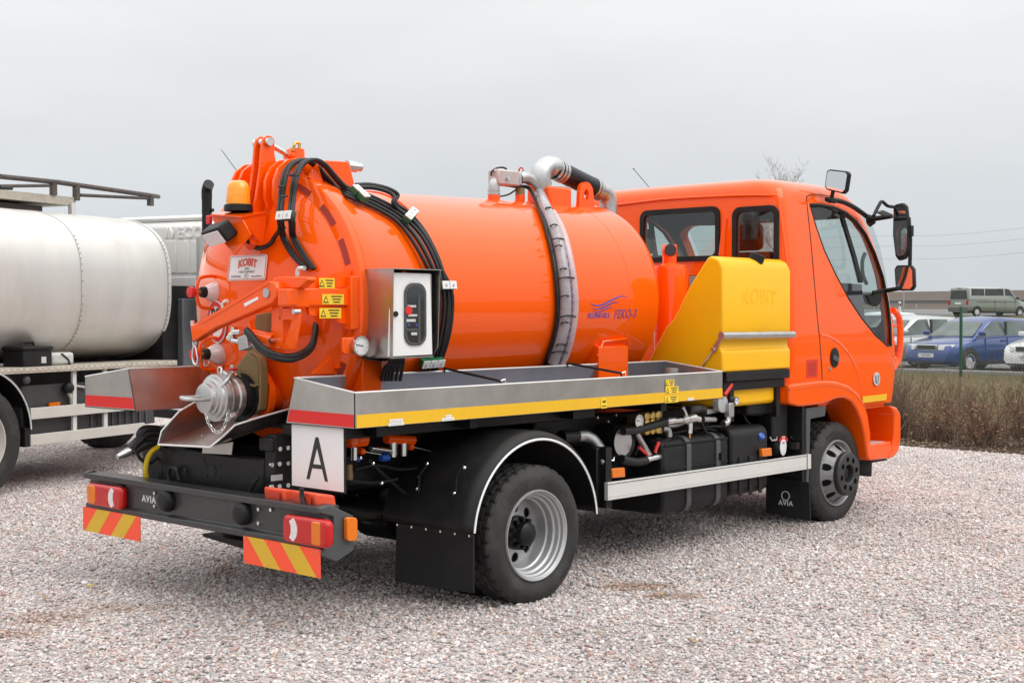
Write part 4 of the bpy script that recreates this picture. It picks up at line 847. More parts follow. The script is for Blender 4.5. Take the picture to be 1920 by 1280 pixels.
# side window opening (right and left), rear windows, windscreen
SW = [(1527, 383), (1548, 384), (1572, 388), (1594, 398), (1613, 416), (1628, 440), (1641, 475), (1652, 520), (1658, 570), (1660, 610), (1660, 648), (1652, 648), (1630, 628), (1605, 596), (1582, 558), (1562, 515), (1545, 470), (1534, 425)]
swx = [B(u, v, 'y', -1.0) for u, v in SW]
swx = [Vector((q.x, 0, q.z)) for q in swx]
cut.append(M().prism([(q.x, -1.5, q.z) for q in swx], (0, .75, 0)).ob('cut', ORANGE)); cut.append(M().prism([(q.x, .75, q.z) for q in swx], (0, .75, 0)).ob('cut', ORANGE))
RW = [(-.414, .300, 2.08, 2.445), (-.938, -.585, 2.0, 2.425), (.585, .938, 2.0, 2.425)]
for y0, y1, z0, z1 in RW: cut.append(M().prism([(2.9, y, z) for y, z in rrect(y0, y1, z0, z1, .05)], (.35, 0, 0)).ob('cut', ORANGE))
cut.append(M().prism([(4.0+.0, y, z) for y, z in rrect(-.90, .90, 1.52, 2.44, .12)], (1.4, 0, 0)).ob('cut', ORANGE))
arch = [(3.857+.60*cos(t), .385+.60*sin(t)) for t in [pi*k/24 for k in range(25)]]
cut.append(M().xz([(4.457, .2)]+arch+[(3.257, .2)], -1.3, 1.3).ob('cut', ORANGE))
cut.append(M().xz([(2.9, .5), (3.5, .5), (3.5, 1.10), (2.9, 1.10)], -1.3, 1.3).ob('cut', ORANGE))
apply_bool(CAB, cut)
LBL = 'orange day cab with black framed rear windows'
# raised rear panel frame lines
for pts in ([(1150, 385), (1240, 374), (1320, 369), (1400, 366), (1455, 366)], [(1455, 366), (1459, 372), (1466, 420), (1474, 480), (1478, 520)]):
    M().tube(spline([B(u, v, 'x', 3.058) for u, v in pts], 4), .010, 6).ob('rear_bead', ORANGE, CAB)
for u in (1362,):
    M().tube([B(u-8, 480, 'x', 3.06), B(u-2, 410, 'x', 3.06)], [.03, .022], 10).ob('pressed_rib', ORANGE, CAB)
for (y0, y1, z0, z1) in RW:
    fr_ = M().prism([(3.045, y, z) for y, z in rrect(y0-.028, y1+.028, z0-.028, z1+.028, .07)], (.018, 0, 0)).ob('window_gasket', BPLAST, CAB)
    apply_bool(fr_, [M().prism([(3.0, y, z) for y, z in rrect(y0+.012, y1-.012, z0+.012, z1-.012, .045)], (.2, 0, 0)).ob('cut', BPLAST)])
    M().prism([(3.062, y, z) for y, z in rrect(y0, y1, z0, z1, .05)], (.004, 0, 0)).ob('window_pane', GLASS, CAB)
# side windows: pane, dark surround and divider
for s in (-1, 1):
    pane = M().add([(q.x, s*(wcab(q.z)-.016), q.z) for q in swx], [tuple(range(len(swx)))]).ob('window_pane', GLASS, CAB, smooth=0)
    ring = [Vector((q.x, s*(wcab(q.z)-.008), q.z)) for q in swx]
    M().tube(ring+[ring[0]], .013, 6).ob('window_seal', BPLAST, CAB)
    dv = [B(u, v, 'y', -1.0) for u, v in ((1588, 397), (1594, 430), (1604, 480), (1612, 530))]
    M().prism([(q.x-.028, s*(wcab(q.z)-.012), q.z) for q in dv]+[(q.x+.028, s*(wcab(q.z)-.012), q.z) for q in dv[::-1]], (0, -s*.02, 0)).ob('window_divider', BPLAST, CAB)
    lw = [B(u, v, 'y', -1.0) for u, v in ((1569, 530), (1612, 533), (1614, 606), (1605, 596), (1582, 558))]
    M().prism([(q.x, s*(wcab(max(.95, q.z))-.012), q.z) for q in lw], (0, -s*.012, 0)).ob('lower_window_panel', mat('black_glass', (.022, .023, .025), .12, coat=1, var=.1), CAB, smooth=0)
M().add([(4.62+.33*(1-((z-1.5)/1.0)**2)-.02 if 0 else interp(z)[1]+.07*(1-(y/wcab(z))**2)-.02, y, z) for z in (1.5, 1.7, 1.95, 2.2, 2.46) for y in (-.92, -.5, 0, .5, .92)], [(j*5+i, j*5+i+1, j*5+i+6, j*5+i+5) for j in range(4) for i in range(4)]).ob('windscreen', GLASS, CAB, smooth=60)
# door seam, handle, emblem, tape, vent
SM = [(1541, 742), (1541, 700), (1537, 640), (1532, 590), (1526, 520), (1520, 450), (1515, 400), (1513, 375), (1516, 367), (1528, 364), (1560, 369), (1590, 383)]
sm_ = []
for u, v in SM:
    q = B(u, v, 'y', -1.03); q = B(u, v, 'y', -wcab(min(2.5, q.z))); sm_.append(Vector((q.x, -wcab(min(2.52, q.z))-.0005, q.z)))
M().tube(spline(sm_, 5), .004, 5).ob('door_seam', DARK, CAB)
q = B(1564.5, 670, 'y', -1.058); HD = M().lathe([(0, .0), (0, .06), (.006, .062), (.010, .05), (.012, 0)], q, (0, -1, 0), 24).ob('door_handle', BPLAST, CAB)
for v in HD.data.vertices: v.co.x = q.x+(v.co.x-q.x)*1.05; v.co.z = q.z+(v.co.z-q.z)*1.25
M().box(q+Vector((.0, -.014, -.01)), (.085, .014, .04), Matrix.Rotation(radians(18), 3, 'Y')).ob('handle_grip', GPLAST, HD, bevel=.008)
q2 = B(1556, 691, 'y', -1.058); M().cyl(q2, q2-Vector((0, .006, 0)), .014, n=12).ob('door_lock', CHROME, CAB)
q = B(1643, 710, 'y', -1.058); em = M().cyl(q, q-Vector((0, .006, 0)), .055, n=24).ob('door_emblem', WGREY, CAB)
M().tube([q+Vector((-.025, -.007, .03)), q+Vector((-.02, -.007, -.02)), q+Vector((0, -.007, -.032)), q+Vector((.02, -.007, -.02)), q+Vector((.025, -.007, .03))], .008, 6).ob('emblem_mark', INKG, em)
M().px([(1617, 743), (1663, 738), (1662, 750), (1619, 755)], 'y', -1.0595, .004).ob('yellow_tape', YREF, CAB)
M().tube(spline([B(u, v, 'y', -1.03) for u, v in ((1672, 690), (1668, 720), (1663, 752))], 3), .010, 6).ob('white_edge', WHITE, CAB)
LB = M().px([(1513, 675), (1534, 673), (1533, 707), (1512, 708)], 'y', -1.0585, .003).ob('red_label', mat('red_label', (.62, .03, .01), .5), CAB)
for k in range(7): 
    q = B(1523, 681+k*3.6, 'y', -1.0595); M().box(q, (.11, .001, .005)).ob('text_line', mat('label_ink', (.35, .015, .008), .5), LB)
M().bx(3.05, 3.062, -.42, -.16, 1.86, 1.94).ob('vent_panel', GPLAST, CAB)
for k in range(6): M().bx(3.044, 3.052, -.415, -.165, 1.865+.012*k, 1.871+.012*k).ob('vent_slat', WGREY, CAB)
# front corner air deflector
dfp = [(1674, 582), (1680, 586), (1687, 602), (1688, 640), (1685, 672), (1676, 688), (1669, 690)]
df = spline([B(u, v, 'y', -.98) for u, v in dfp], 4)
M().tube(df, .028, 8).ob('air_deflector', ORANGE, CAB)
for f_ in (9, 16): M().tube([df[f_], df[f_]+Vector((-.10, .05, 0))], .014, 6).ob('deflector_stay', ORANGE, CAB)
# wheel-arch fender and the front step corner
for s in (-1, 1):
    fo = [(1478, 721), (1500, 718), (1540, 713), (1565, 714), (1590, 722), (1606, 735), (1618, 752), (1626, 778), (1631, 812), (1632, 861)]
    fi = [(1626, 861), (1620, 815), (1614, 788), (1605, 766), (1595, 752), (1582, 746), (1568, 747), (1555, 752), (1543, 757), (1520, 760), (1498, 762), (1478, 757)]
    lp = [B(u, v, 'y', -1.08) for u, v in fo+fi]
    FE = M().prism([(q.x, s*1.09, q.z) for q in lp], (0, -s*.30, 0)).ob('wheel_arch', ORANGE, CAB, bevel=.018, seg=3)
    M().prism([(q.x, s*1.093, q.z) for q in [B(u, v+7, 'y', -1.08) for u, v in fo[:7]]+[B(u, v+9.5, 'y', -1.08) for u, v in fo[:7][::-1]]], (0, -s*.01, 0)).ob('arch_crease', ORANGE_D, FE)
    # bumper corner: front shell, sill, riser, tread
    fs = [B(u, v, 'y', -1.0) for u, v in ((1664, 760), (1676, 763), (1684, 776), (1684, 820), (1680, 846), (1671, 856), (1662, 860), (1668, 846), (1672, 820), (1672, 776))]
    FB = M().prism([(q.x, s*1.03, q.z) for q in fs], (0, -s*.5, 0)).ob('bumper_corner', ORANGE, CAB, bevel=.02, seg=3)
    sl = [B(u, v, 'y', -1.0) for u, v in ((1629, 833), (1668, 826), (1668, 846), (1661, 859), (1627, 863))]
    M().prism([(q.x, s*1.02, q.z) for q in sl], (0, -s*.35, 0)).ob('step_sill', ORANGE, FB, bevel=.012)
    rp = [B(u, v, 'y', -.78) for u, v in ((1622, 765), (1668, 762), (1668, 862), (1622, 862))]
    M().bx(4.24, 4.78, s*.70, s*.74, .47, .92).ob('step_riser', ORANGE, FB)
    tr_ = B(1650, 828, 'y', -1.0); M().bx(4.36, 4.70, s*1.005, s*.75, tr_.z-.02, tr_.z-.004).ob('step_tread', WGREY, FB)
    M().bx(4.22, 4.66, s*1.0, s*.75, .86, .915).ob('step_header', ORANGE, FB, bevel=.008)
M().bx(4.75, 5.0, -.55, .55, .45, .86).ob('front_bumper', ORANGE, CAB, bevel=.04, seg=3)
M().bx(4.55, 4.80, -.95, -.80, .40, .46).ob('spoiler_foot', BPLAST, CAB)
M().lathe([(-1.0, .585), (-.75, .585), (-.45, .585)], (3.857, 0, .40), 'y', 30, radians(-100), radians(100)).ob('inner_wheelhouse', DARK, CAB, solid=.01)
M().lathe([(1.0, .585), (.45, .585)], (3.857, 0, .40), 'y', 30, radians(-100), radians(100)).ob('inner_wheelhouse', DARK, CAB, solid=.01)
# black rear part of front mudguard, flap with emblem
M().px([(1512, 765), (1550, 760), (1547, 780), (1520, 785), (1517, 905), (1512, 905)], 'y', -1.06, .03).ob('mudguard_rear', GPLAST, TR, bevel=.006)
M().bx(3.235, 3.27, -1.065, -.72, .30, 1.0).ob('mudguard_panel', BPLAST, TR, bevel=.006)
MF = M().px([(1436, 893), (1517, 904), (1519, 976), (1436, 960)], 'x', 3.20, .012).ob('mud_flap', BPLAST, TR)
text('AVIA', .05, WGREY, MF, fb(B(1473, 943, 'x', 3.198)), bold=.002, space=1.18)
q = B(1473, 929, 'x', 3.198); M().lathe([(0, .030), (-.003, .030), (-.003, .037), (0, .037)], q, 'x', 20).ob('flap_emblem', WGREY, MF)
# cab interior
M().bx(3.15, 4.75, -.92, .92, 1.06, 1.12).ob('cab_floor', DARK, CAB)
M().bx(4.35, 4.80, -.92, .92, 1.12, 1.50).ob('dashboard', DARK, CAB, bevel=.06)
for y, m in ((.50, SEAT), (-.55, SEAT)):
    ST = M().bx(3.45, 3.98, y-.25, y+.25, 1.30, 1.50).ob('seat', m, CAB, bevel=.05)
    M().prism([(3.40, y-.24, 1.45), (3.52, y-.24, 1.45), (3.36, y-.24, 2.12), (3.25, y-.24, 2.12)], (0, .48, 0)).ob('seat_back', SEATR if y < 0 else SEAT, ST, bevel=.05)
    M().bx(3.24, 3.33, y-.13, y+.13, 2.13, 2.34).ob('headrest', SEATR if y < 0 else SEAT, ST, bevel=.04)
def crumple(y0, y1, z0, z1, x):
    mb = M(); n = 10; vs = []
    for j in range(n+1):
        for i in range(n+1): vs.append((x+random.uniform(-.02, .02), y0+(y1-y0)*i/n+random.uniform(-.01, .01), z0+(z1-z0)*j/n))
    return mb.add(vs, [(j*(n+1)+i, j*(n+1)+i+1, (j+1)*(n+1)+i+1, (j+1)*(n+1)+i) for j in range(n) for i in range(n)])
PFILM = glassmat('clear_film', (.80, .78, .77), 2.2)
crumple(-.80, -.30, 1.5, 2.36, 3.20).ob('seat_film', PFILM, CAB, smooth=60)
swl = M().lathe([(-.015, .20), (0, .215), (.015, .20), (0, .185), (-.015, .20)], (4.30, .5, 1.58), Vector((-.6, 0, .8)), 28).ob('steering_wheel', BPLAST, CAB)
M().tube([(4.30, .5, 1.58), (4.55, .5, 1.30)], .03, 8).ob('steering_column', BPLAST, CAB)
M().tube(spline([B(u, v, 'y', -.97) for u, v in ((1622, 475), (1617, 490), (1618, 515), (1625, 532))], 4), .016, 8).ob('grab_handle', GPLAST, CAB)
# ---- mirrors
MR = M().tube(spline([B(u, v, 'y', -1.02) for u, v in ((1550, 374), (1575, 377), (1600, 388), (1628, 408))], 4), .020, 8).ob('mirror_rail', BPLAST, CAB)
M().tube([B(1625, 408, 'y', -1.02), B(1640, 410, 'y', -1.08), B(1672, 406, 'y', -1.26)], [.03, .022, .016], 8).ob('mirror_arm', BPLAST, MR)
M().tube([B(1628, 420, 'y', -1.02), B(1638, 413, 'y', -1.05)], .03, 8).ob('mirror_arm', BPLAST, MR)
def mirror(pix, xv, m=MIRROR, thick=.05, tilt=0):
    h = M().px(pix, 'x', xv, thick).ob('mirror_housing', BPLAST, CAB, bevel=.014, seg=3)
    pp_ = [B(u, v, 'x', xv-.002) for u, v in pix]; c = sum(pp_, Vector())/len(pp_)
    M().prism([c+(q-c)*.86 for q in pp_], (-.004, 0, 0)).ob('mirror_glass', m, h, smooth=0)
    return h
XM1 = 4.40
mirror([(1674, 392), (1677, 383), (1692, 380), (1699, 386), (1703, 420), (1703, 465), (1697, 485), (1684, 489), (1678, 480), (1673, 440)], XM1)
mirror([(1676, 505), (1680, 497), (1708, 497), (1713, 505), (1714, 538), (1709, 545), (1684, 545), (1678, 536)], XM1)
mirror([(1545, 350), (1549, 322), (1553, 317), (1588, 321), (1592, 326), (1587, 358), (1581, 364), (1549, 356)], 3.72)
M().tube([B(1562, 358, 'x', 3.74), B(1558, 378, 'x', 3.74)], .016, 8).ob('mirror_stem', BPLAST, MR)
M().box(B(1560, 376, 'x', 3.74), (.10, .04, .04)).ob('mirror_foot', BPLAST, MR, bevel=.01)
M().tube([B(1704, 408, 'x', 4.44), B(1707, 450, 'x', 4.44), B(1706, 500, 'x', 4.44)], .016, 8).ob('mirror_post', BPLAST, CAB)
M().box(B(1707, 433, 'x', 4.44), (.05, .04, .09)).ob('post_clamp', BPLAST, CAB, bevel=.008)
M().tube([B(1636, 549, 'y', -1.03), B(1660, 545, 'y', -1.1), B(1684, 541, 'y', -1.26)], .018, 8).ob('mirror_arm', BPLAST, CAB)
M().px([(1625, 552), (1655, 548), (1654, 566), (1645, 575), (1632, 570)], 'y', -1.03, .05).ob('arm_socket', BPLAST, CAB, bevel=.012)
M().tube(spline([B(u, v, 'y', -1.15) for u, v in ((1638, 405), (1648, 385), (1654, 378), (1664, 386), (1676, 388))], 4), .014, 8).ob('mirror_arm', BPLAST, MR)
M().px([(1648, 398), (1656, 394), (1674, 402), (1672, 410)], 'y', -1.15, .03).ob('ramp_mirror', GPLAST, MR)
a0_, a1_ = B(1216, 350, 'x', 3.5), B(1188, 317, 'x', 3.5); a0_ = a0_+(a0_-a1_)*(max(0, a0_.z-2.66)/(a1_.z-a0_.z))
M().tube([a0_, a1_], .003, 5).ob('aerial', BLACK, CAB)
M().ball(B(1188, 317, 'x', 3.5), .008, 6).ob('aerial_tip', BLACK, CAB)
# ------------------------------------------------------------------ right-hand side equipment below the tray
SK = M().px([(1140, 905), (1521, 851), (1521, 878), (1140, 938)], 'y', -1.083, .03).ob('side_guard', ALU, TR, bevel=.002)
M().px([(1140, 907.5), (1513, 853.8), (1513, 854.8), (1140, 908.8)], 'y', -1.0845, .002).ob('guard_lip', GPLAST, SK)
M().px([(1140, 932), (1513, 873.4), (1513, 874.2), (1140, 933)], 'y', -1.0845, .002).ob('guard_lip', WGREY, SK)
M().px([(1513, 852), (1514.4, 852), (1514.4, 879), (1513, 879)], 'y', -1.0845, .002).ob('end_joint', GPLAST, SK)
for u in (1130, 1500):
    q = B(u, 900, 'y', -1.0); M().bx(q.x-.03, q.x+.03, -1.05, -.90, .42, .80).ob('guard_bracket', BLACK, TR)
for x in (1.0, 2.2, 3.2): M().bx(x-.025, x+.025, -1.05, -.4, .62, .67).ob('guard_arm', BLACK, TR)
def marker(pix, y): 
    b = M().px(pix, 'y', y, .03).ob('side_marker_lamp', ALENS, TR, bevel=.006)
marker([(1148, 878), (1172, 876), (1173, 894), (1149, 896)], -1.06); marker([(1429, 841), (1447, 839), (1448, 854), (1430, 856)], -1.07)
# black plastic fuel tank with straps, blue filler cap
FX0, FX1, AX0, AX1 = B(1243, 850, 'y', -1.02).x, B(1366, 850, 'y', -1.02).x, B(1372, 850, 'y', -1.03).x, B(1440, 850, 'y', -1.03).x
FT = M().prism([(FX0, y, z) for y, z in rrect(-1.02, -.50, .30, .80, .07)], (FX1-FX0, 0, 0)).ob('fuel_tank', BPLAST, TR, bevel=.02)
for u in (1290, 1345):
    q = B(u, 830, 'y', -1.02); M().prism([(q.x-.025, y, z) for y, z in rrect(-1.03, -.49, .29, .81, .075)], (.05, 0, 0)).ob('tank_strap', GPLAST, FT)
for z in (.76, .60): M().bx(FX0+.01, FX1-.02, -1.028, -1.02, z, z+.012).ob('tank_ridge', BPLAST, FT)
AD = M().prism([(AX0, y, z) for y, z in rrect(-1.03, -.55, .34, .83, .07)], (AX1-AX0, 0, 0)).ob('additive_tank', BPLAST, TR, bevel=.02)
q = B(1421, 820, 'y', -1.0); M().lathe([(-.03, .036), (0, .038), (.04, .034), (.045, .02), (.045, 0)], q, Vector((0, -.8, .6)), 14).ob('blue_cap', BLUE, AD, smooth=30)
M().lathe([(-.06, .058), (-.02, .058)], q, Vector((0, -.8, .6)), 16).ob('filler_neck', GPLAST, AD)
for u in (1393, 1412, 1430): 
    q = B(u-6, 880, 'y', -1.03); M().bx(q.x-.02, q.x+.02, -1.04, -1.03, .34, .62).ob('tank_rib', BPLAST, AD, bevel=.004)
# air reservoir with label
q = B(1468, 835, 'y', -.98); AR = M().lathe([(0, 0), (0, .05), (.02, .075), (.05, .082), (.40, .082), (.44, .05), (.44, 0)], q, (0, 1, 0), 24).ob('air_reservoir', BPLAST, TR)
M().prism([(q.x+y, q.y-.004, q.z+z) for y, z in [(.045*cos(2*pi*k/20), .065*sin(2*pi*k/20)-.01) for k in range(20)]], (0, .003, 0)).ob('round_label', WHITE, AR)
lb = [(.075*cos(t), .075*sin(t)) for t in [.5+2.1*k/10 for k in range(11)]]+[(.05*cos(t), .05*sin(t)) for t in [2.6-2.1*k/10 for k in range(11)]]
M().prism([(q.x+y, q.y-.005, q.z+z) for y, z in lb], (0, .003, 0)).ob('red_label', RED, AR, smooth=0)
text('V H', .02, WHITE, AR, fr((q.x, q.y-.0056, q.z+.062)), bold=.001); text('OK', .024, INKB, AR, fr((q.x, q.y-.0046, q.z+.02)))
for u0, u1 in ((1443, 1456), (1483, 1492)):
    M().tube([B(u0, 818, 'y', -.99), B(u0+4, 825, 'y', -.99), B(u1, 824, 'y', -.99), B(u1, 818, 'y', -.99)], .007, 6).ob('wire_clip', CHROME, TR)
M().bx(2.62, 2.98, -.98, -.62, .90, 1.05).ob('air_filter_base', BPLAST, TR, bevel=.02)
M().lathe([(1.0, .0), (1.0, .16), (1.10, .16), (1.13, .12), (1.13, 0)], (2.62, -.72, 0), 'z', 28).ob('air_filter_cap', BPLAST, TR)
M().bx(2.95, 3.17, -.98, -.84, .70, .98).ob('valve_block', BPLAST, TR, bevel=.015)
M().bx(.86, 1.0, -1.0, -.55, .42, .80).ob('battery_bracket', BLACK, TR, bevel=.01)
# pump, manifold and piping
yp = -.93
PU = M().lathe([(0, 0), (0, .105), (.02, .11), (.36, .11), (.36, 0)], B(1168, 828, 'y', yp)+Vector((0, -.02, 0)), (0, 1, 0), 28).ob('pump_housing', BLACK, TR)
q = B(1167, 828, 'y', yp-.02); M().cyl(q, q-Vector((0, .006, 0)), .092, n=28).ob('pump_cover', GALV, PU)
def E(pix, r, name, m, n=10, k=4, y=yp): return elbow(pix, r, name, m, TR, n, k, 'y', y)
fx = spline([B(u, v, 'y', yp) for u, v in ((1076, 818), (1095, 816), (1110, 822), (1120, 833), (1128, 846))], 10)
M().tube(fx, [.037 if k % 2 else .029 for k in range(len(fx))], 14).ob('corrugated_exhaust', GALV, TR, smooth=20)
M().tube([B(1052, 820, 'y', yp), B(1080, 818, 'y', yp)], .045, 14).ob('exhaust_muff', BLACK, TR)
E([(1118, 880), (1112, 888), (1104, 892)], .02, 'exhaust_pipe', GALV)
gauge(1191, 789, -.96, .045, TR)
MB_ = M().bx(*(lambda a, b: (a.x, b.x, -.92, -.80, b.z, a.z))(B(1200, 782, 'y', -.92), B(1240, 812, 'y', -.92))).ob('pump_manifold', BRASS, TR, bevel=.01)
for i in range(3):
    for (v0, dz) in ((780, 0), (794, 0), (806, 0)):
        q = B(1204+i*10.5, v0-i*1.2, 'y', -.92); M().lathe([(0, .032), (.045, .03), (.05, .02), (.05, 0)], q, (0, -1, 0), 12).ob('brass_plug', BRASS, MB_, smooth=30)
E([(1236, 762), (1236, 776), (1235, 812)], .022, 'brass_pipe', BRONZE, k=1)
E([(1168, 808), (1190, 806), (1215, 800), (1248, 790)], .028, 'rubber_hose', HOSE, y=-.98)
for i, (a, b, r) in enumerate((((1248, 790), (1262, 788), .028), ((1262, 789), (1280, 787), .022), ((1278, 787), (1290, 785), .032), ((1288, 785), (1300, 783), .036), ((1300, 783), (1310, 786), .026))): E([a, b], r, 'pipe_union', CHROME, 12, 1, -.98)
E([(1289, 782), (1285, 772), (1281, 764)], .010, 'tap_lever', CHROME, 8, 3, -1.0); M().ball(B(1281, 764, 'y', -1.0), .015, 8).ob('lever_knob', CHROME, TR)
E([(1294, 786), (1294, 800), (1293, 812)], .02, 'drain_pipe', CHROME, 10, 1, -.98); E([(1293, 812), (1293, 832), (1297, 848)], .010, 'copper_pipe', mat('copper', (.62, .32, .16), .35, metal=.9), 8, 3, -.98)
E([(1300, 783), (1312, 788), (1318, 800), (1324, 812)], .012, 'tap_lever', BPLAST, 8, 3, -.98)
E([(1250, 798), (1268, 796), (1280, 792)], .02, 'pipe_union', GALV, 10, 3)
E([(1240, 803), (1251, 805), (1254, 818)], .026, 'pipe_elbow', GALV, 12, 5)
E([(1193, 812), (1205, 832), (1219, 854)], .020, 'steel_pipe', GALV, 10, 1, -.96)
E([(1198, 838), (1206, 846), (1214, 852)], .010, 'red_tap_lever', RED, 8, 1, -1.0); E([(1228, 848), (1231, 838), (1235, 829)], .013, 'red_tap_lever', RED, 8, 1, -1.0)
E([(1211, 862), (1224, 858), (1233, 856), (1244, 854)], .024, 'pipe_tee', CHROME, 12, 1, -.98); E([(1234, 856), (1245, 854)], .028, 'pipe_end', CAST, 12, 1, -.98)
E([(1165, 860), (1180, 864), (1196, 866), (1211, 863)], .03, 'rubber_hose', HOSE, 10, 4, -.98)
E([(1131, 854), (1136, 864), (1150, 863), (1151, 856)], .007, 'wire_handle', CHROME, 6, 1, -1.02); M().ball(B(1131, 865, 'y', -1.02), .022, 8).ob('drain_knob', CHROME, TR)
M().px([(1326, 768), (1350, 764), (1352, 772), (1326, 776)], 'y', -.98, .06).ob('bracket_bar', GALV, TR)
for a, b, m in (((1290, 768), (1315, 767), GPLAST), ((1315, 770), (1344, 766), GALV)): E([a, b], .03, 'water_line', m, 12, 1, -.90)
q = B(1356, 757, 'y', -1.03); M().lathe([(0, 0), (0, .055), (.03, .062), (.05, .062), (.055, .05), (.055, 0)], q+Vector((0, .05, 0)), (0, -1, 0), 20).ob('water_filter', mat('clear_bowl', (.45, .46, .46), .15, coat=.8, var=.2), TR)
M().box(B(1367, 768, 'y', -1.04), (.06, .05, .10)).ob('regulator_body', GALV, TR, bevel=.006)
E([(1365, 776), (1364, 790), (1356, 794)], .024, 'pipe_elbow', CHROME, 10, 3, -1.03); E([(1340, 786), (1325, 786), (1318, 786)], .02, 'pipe_union', GALV, 10, 1, -.98)
E([(1358, 740), (1366, 728), (1371, 720)], .018, 'red_tap_lever', RED, 8, 1, -1.05)
gauge(1374, 751, -1.03, .03, TR)
# orange valves and rods behind the sign
for p_, r, m, nm in (([(660, 818), (660, 832)], .045, ORANGE, 'valve_body'), ([(654, 826), (684, 823)], .04, ORANGE, 'valve_body'), ([(664, 838), (664, 862)], .020, CHROME, 'valve_stem'), ([(724, 822), (775, 825)], .028, ORANGE, 'valve_body'), ([(737, 826), (737, 856)], .022, CHROME, 'valve_stem'), ([(757, 826), (757, 854)], .022, CHROME, 'valve_stem'), ([(695, 840), (735, 846)], .016, CHROME, 'valve_pipe'), ([(680, 846), (720, 853)], .005, CHROME, 'valve_rod'), ([(770, 837), (818, 848)], .005, CHROME, 'valve_rod'), ([(674, 845), (682, 846)], .018, ORANGE, 'rod_end'), ([(766, 837), (773, 838)], .018, ORANGE, 'rod_end'), ([(714, 858), (728, 857)], .02, BLUE, 'blue_tap'), ([(668, 862), (671, 858)], .02, BLUE, 'blue_tap'), ([(654, 870), (656, 898)], .02, BRONZE, 'olive_pipe')):
    elbow(p_, r, nm, m, TR, 10, 1, 'y', -.75)
for s in (-1,):
    M().bx(-1.2, .9, -.95, -.48, .99, 1.045).ob('tray_support', BLACK, TR)
for x in (-1.0, -.3, .6, 1.5): M().bx(x-.03, x+.03, -1.05, 1.05, 1.0, 1.05).ob('tray_bearer', BLACK, TR)
M().bx(-.9, -.7, -.66, .66, .70, .86).ob('spray_beam', BLACK, TR)
M().bx(.55, 2.5, -.75, .75, .55, .98).ob('pump_bay', BLACK, TR, bevel=.02)

# unseen left-hand boxes and guard, added to block light under the truck
M().bx(.75, 1.7, .52, 1.03, .36, .84).ob('light_block_box', BPLAST, TR, bevel=.02); M().bx(1.8, 3.1, .50, 1.02, .34, .88).ob('light_block_case', BPLAST, TR, bevel=.02)
M().bx(.62, 3.3, 1.05, 1.083, .46, .58).ob('side_guard', ALU, TR, bevel=.002)
M().bx(-1.15, -.62, .45, 1.0, .50, .95).ob('light_block_case', BPLAST, TR, bevel=.02)
# swage line round the wheel arch on the door
M().tube(spline([(lambda q: Vector((q.x, -wcab(max(.95, min(2.4, q.z)))+.010, q.z)))(B(u, v, 'y', -1.056)) for u, v in ((1540, 628), (1556, 632), (1575, 645), (1592, 665), (1606, 692), (1614, 722), (1618, 742))], 5), .016, 8).ob('door_swage', ORANGE, CAB)

for pts, r in (([(1150, 800), (1180, 812), (1200, 830), (1190, 852)], .012), ([(1240, 815), (1262, 812), (1290, 806), (1330, 800), (1380, 800)], .014), ([(1300, 800), (1335, 806), (1370, 815), (1400, 812), (1440, 806)], .012), ([(1380, 770), (1420, 776), (1460, 772), (1490, 780)], .016), ([(1392, 760), (1400, 790), (1440, 812), (1480, 806)], .012), ([(1225, 826), (1235, 822), (1250, 826), (1275, 818)], .010), ([(1460, 750), (1470, 780), (1474, 812)], .012)):
    E(pts, r, 'service_hose', HOSE, 8, 5, -.90)
for pts, r in (([(655, 900), (700, 905), (745, 898)], .012), ([(665, 880), (705, 872), (750, 880), (790, 876)], .010), ([(690, 860), (720, 890), (760, 925)], .010)):
    elbow(pts, r, 'service_hose', HOSE, TR, 8, 5, 'y', -.72)
for u, v in ((1394, 774), (1140, 790), (1120, 782), (1155, 778), (1430, 772), (1482, 860), (1494, 866), (1506, 900), (700, 868), (676, 858), (716, 905), (640, 905)):
    q = B(u, v, 'y', -.88); M().ball(q, .011, 8).ob('bolt', CHROME, TR)
q = B(1409, 770, 'y', -.885); M().box(q, (.11, .004, .016)).ob('filter_band', GALV, TR)
# =================================================================== grey road tanker standing behind on the left
HT = radians(17); TK = empty('road_tanker', (.11+1.25*-sin(HT)*1, 5.31+1.25*cos(HT), 0), HT)
tag(TK, 'dull silver road tanker with white cab parked behind the orange truck', 'truck')
bpy.context.view_layer.update(); TKI = TK.matrix_world.inverted(); TKR = TKI.to_3x3()
def BL(u, v, ax, val):
    d = TKR @ ray(u, v); c = TKI @ CAM; i = 'xyz'.index(ax); return c+d*((val-c[i])/d[i])
def lpx(pix, ax, val, thick):
    o = [0, 0, 0]; o['xyz'.index(ax)] = thick; return M().prism([BL(u, v, ax, val) for u, v in pix], o)
TSK = mat('tank_aluminium', (.68, .67, .64), .40, metal=.6, var=.07, nscale=2.5, rvar=.08, dirt=(.46, .43, .37, .5), dscale=2.2, stretch=(1, 1, .22))
CHK = mat('chequer_plate', (.52, .48, .41), .5, metal=.4, var=.15, nscale=20, dirt=(.25, .21, .16, .6), dscale=6)
RUSTY = mat('rusty_rail', (.075, .065, .06), .7, var=.35, nscale=20, dirt=(.16, .10, .07, .6), dscale=10)
OLDW = mat('cab_white', (.86, .86, .835), .4, coat=.3, var=.03, nscale=3, dirt=(.40, .39, .33, .35), dscale=3)
a_, b_, zc_ = 1.13, .775, 1.925
def tring(x, k=1.0, n=72, e=3.0):
    out = []
    for i in range(n):
        t = 2*pi*i/n; c, s = cos(t), sin(t)
        out.append(Vector((x, a_*k*math.copysign(abs(c)**(2/e), c), zc_+b_*k*math.copysign(abs(s)**(2/e), s))))
    return out
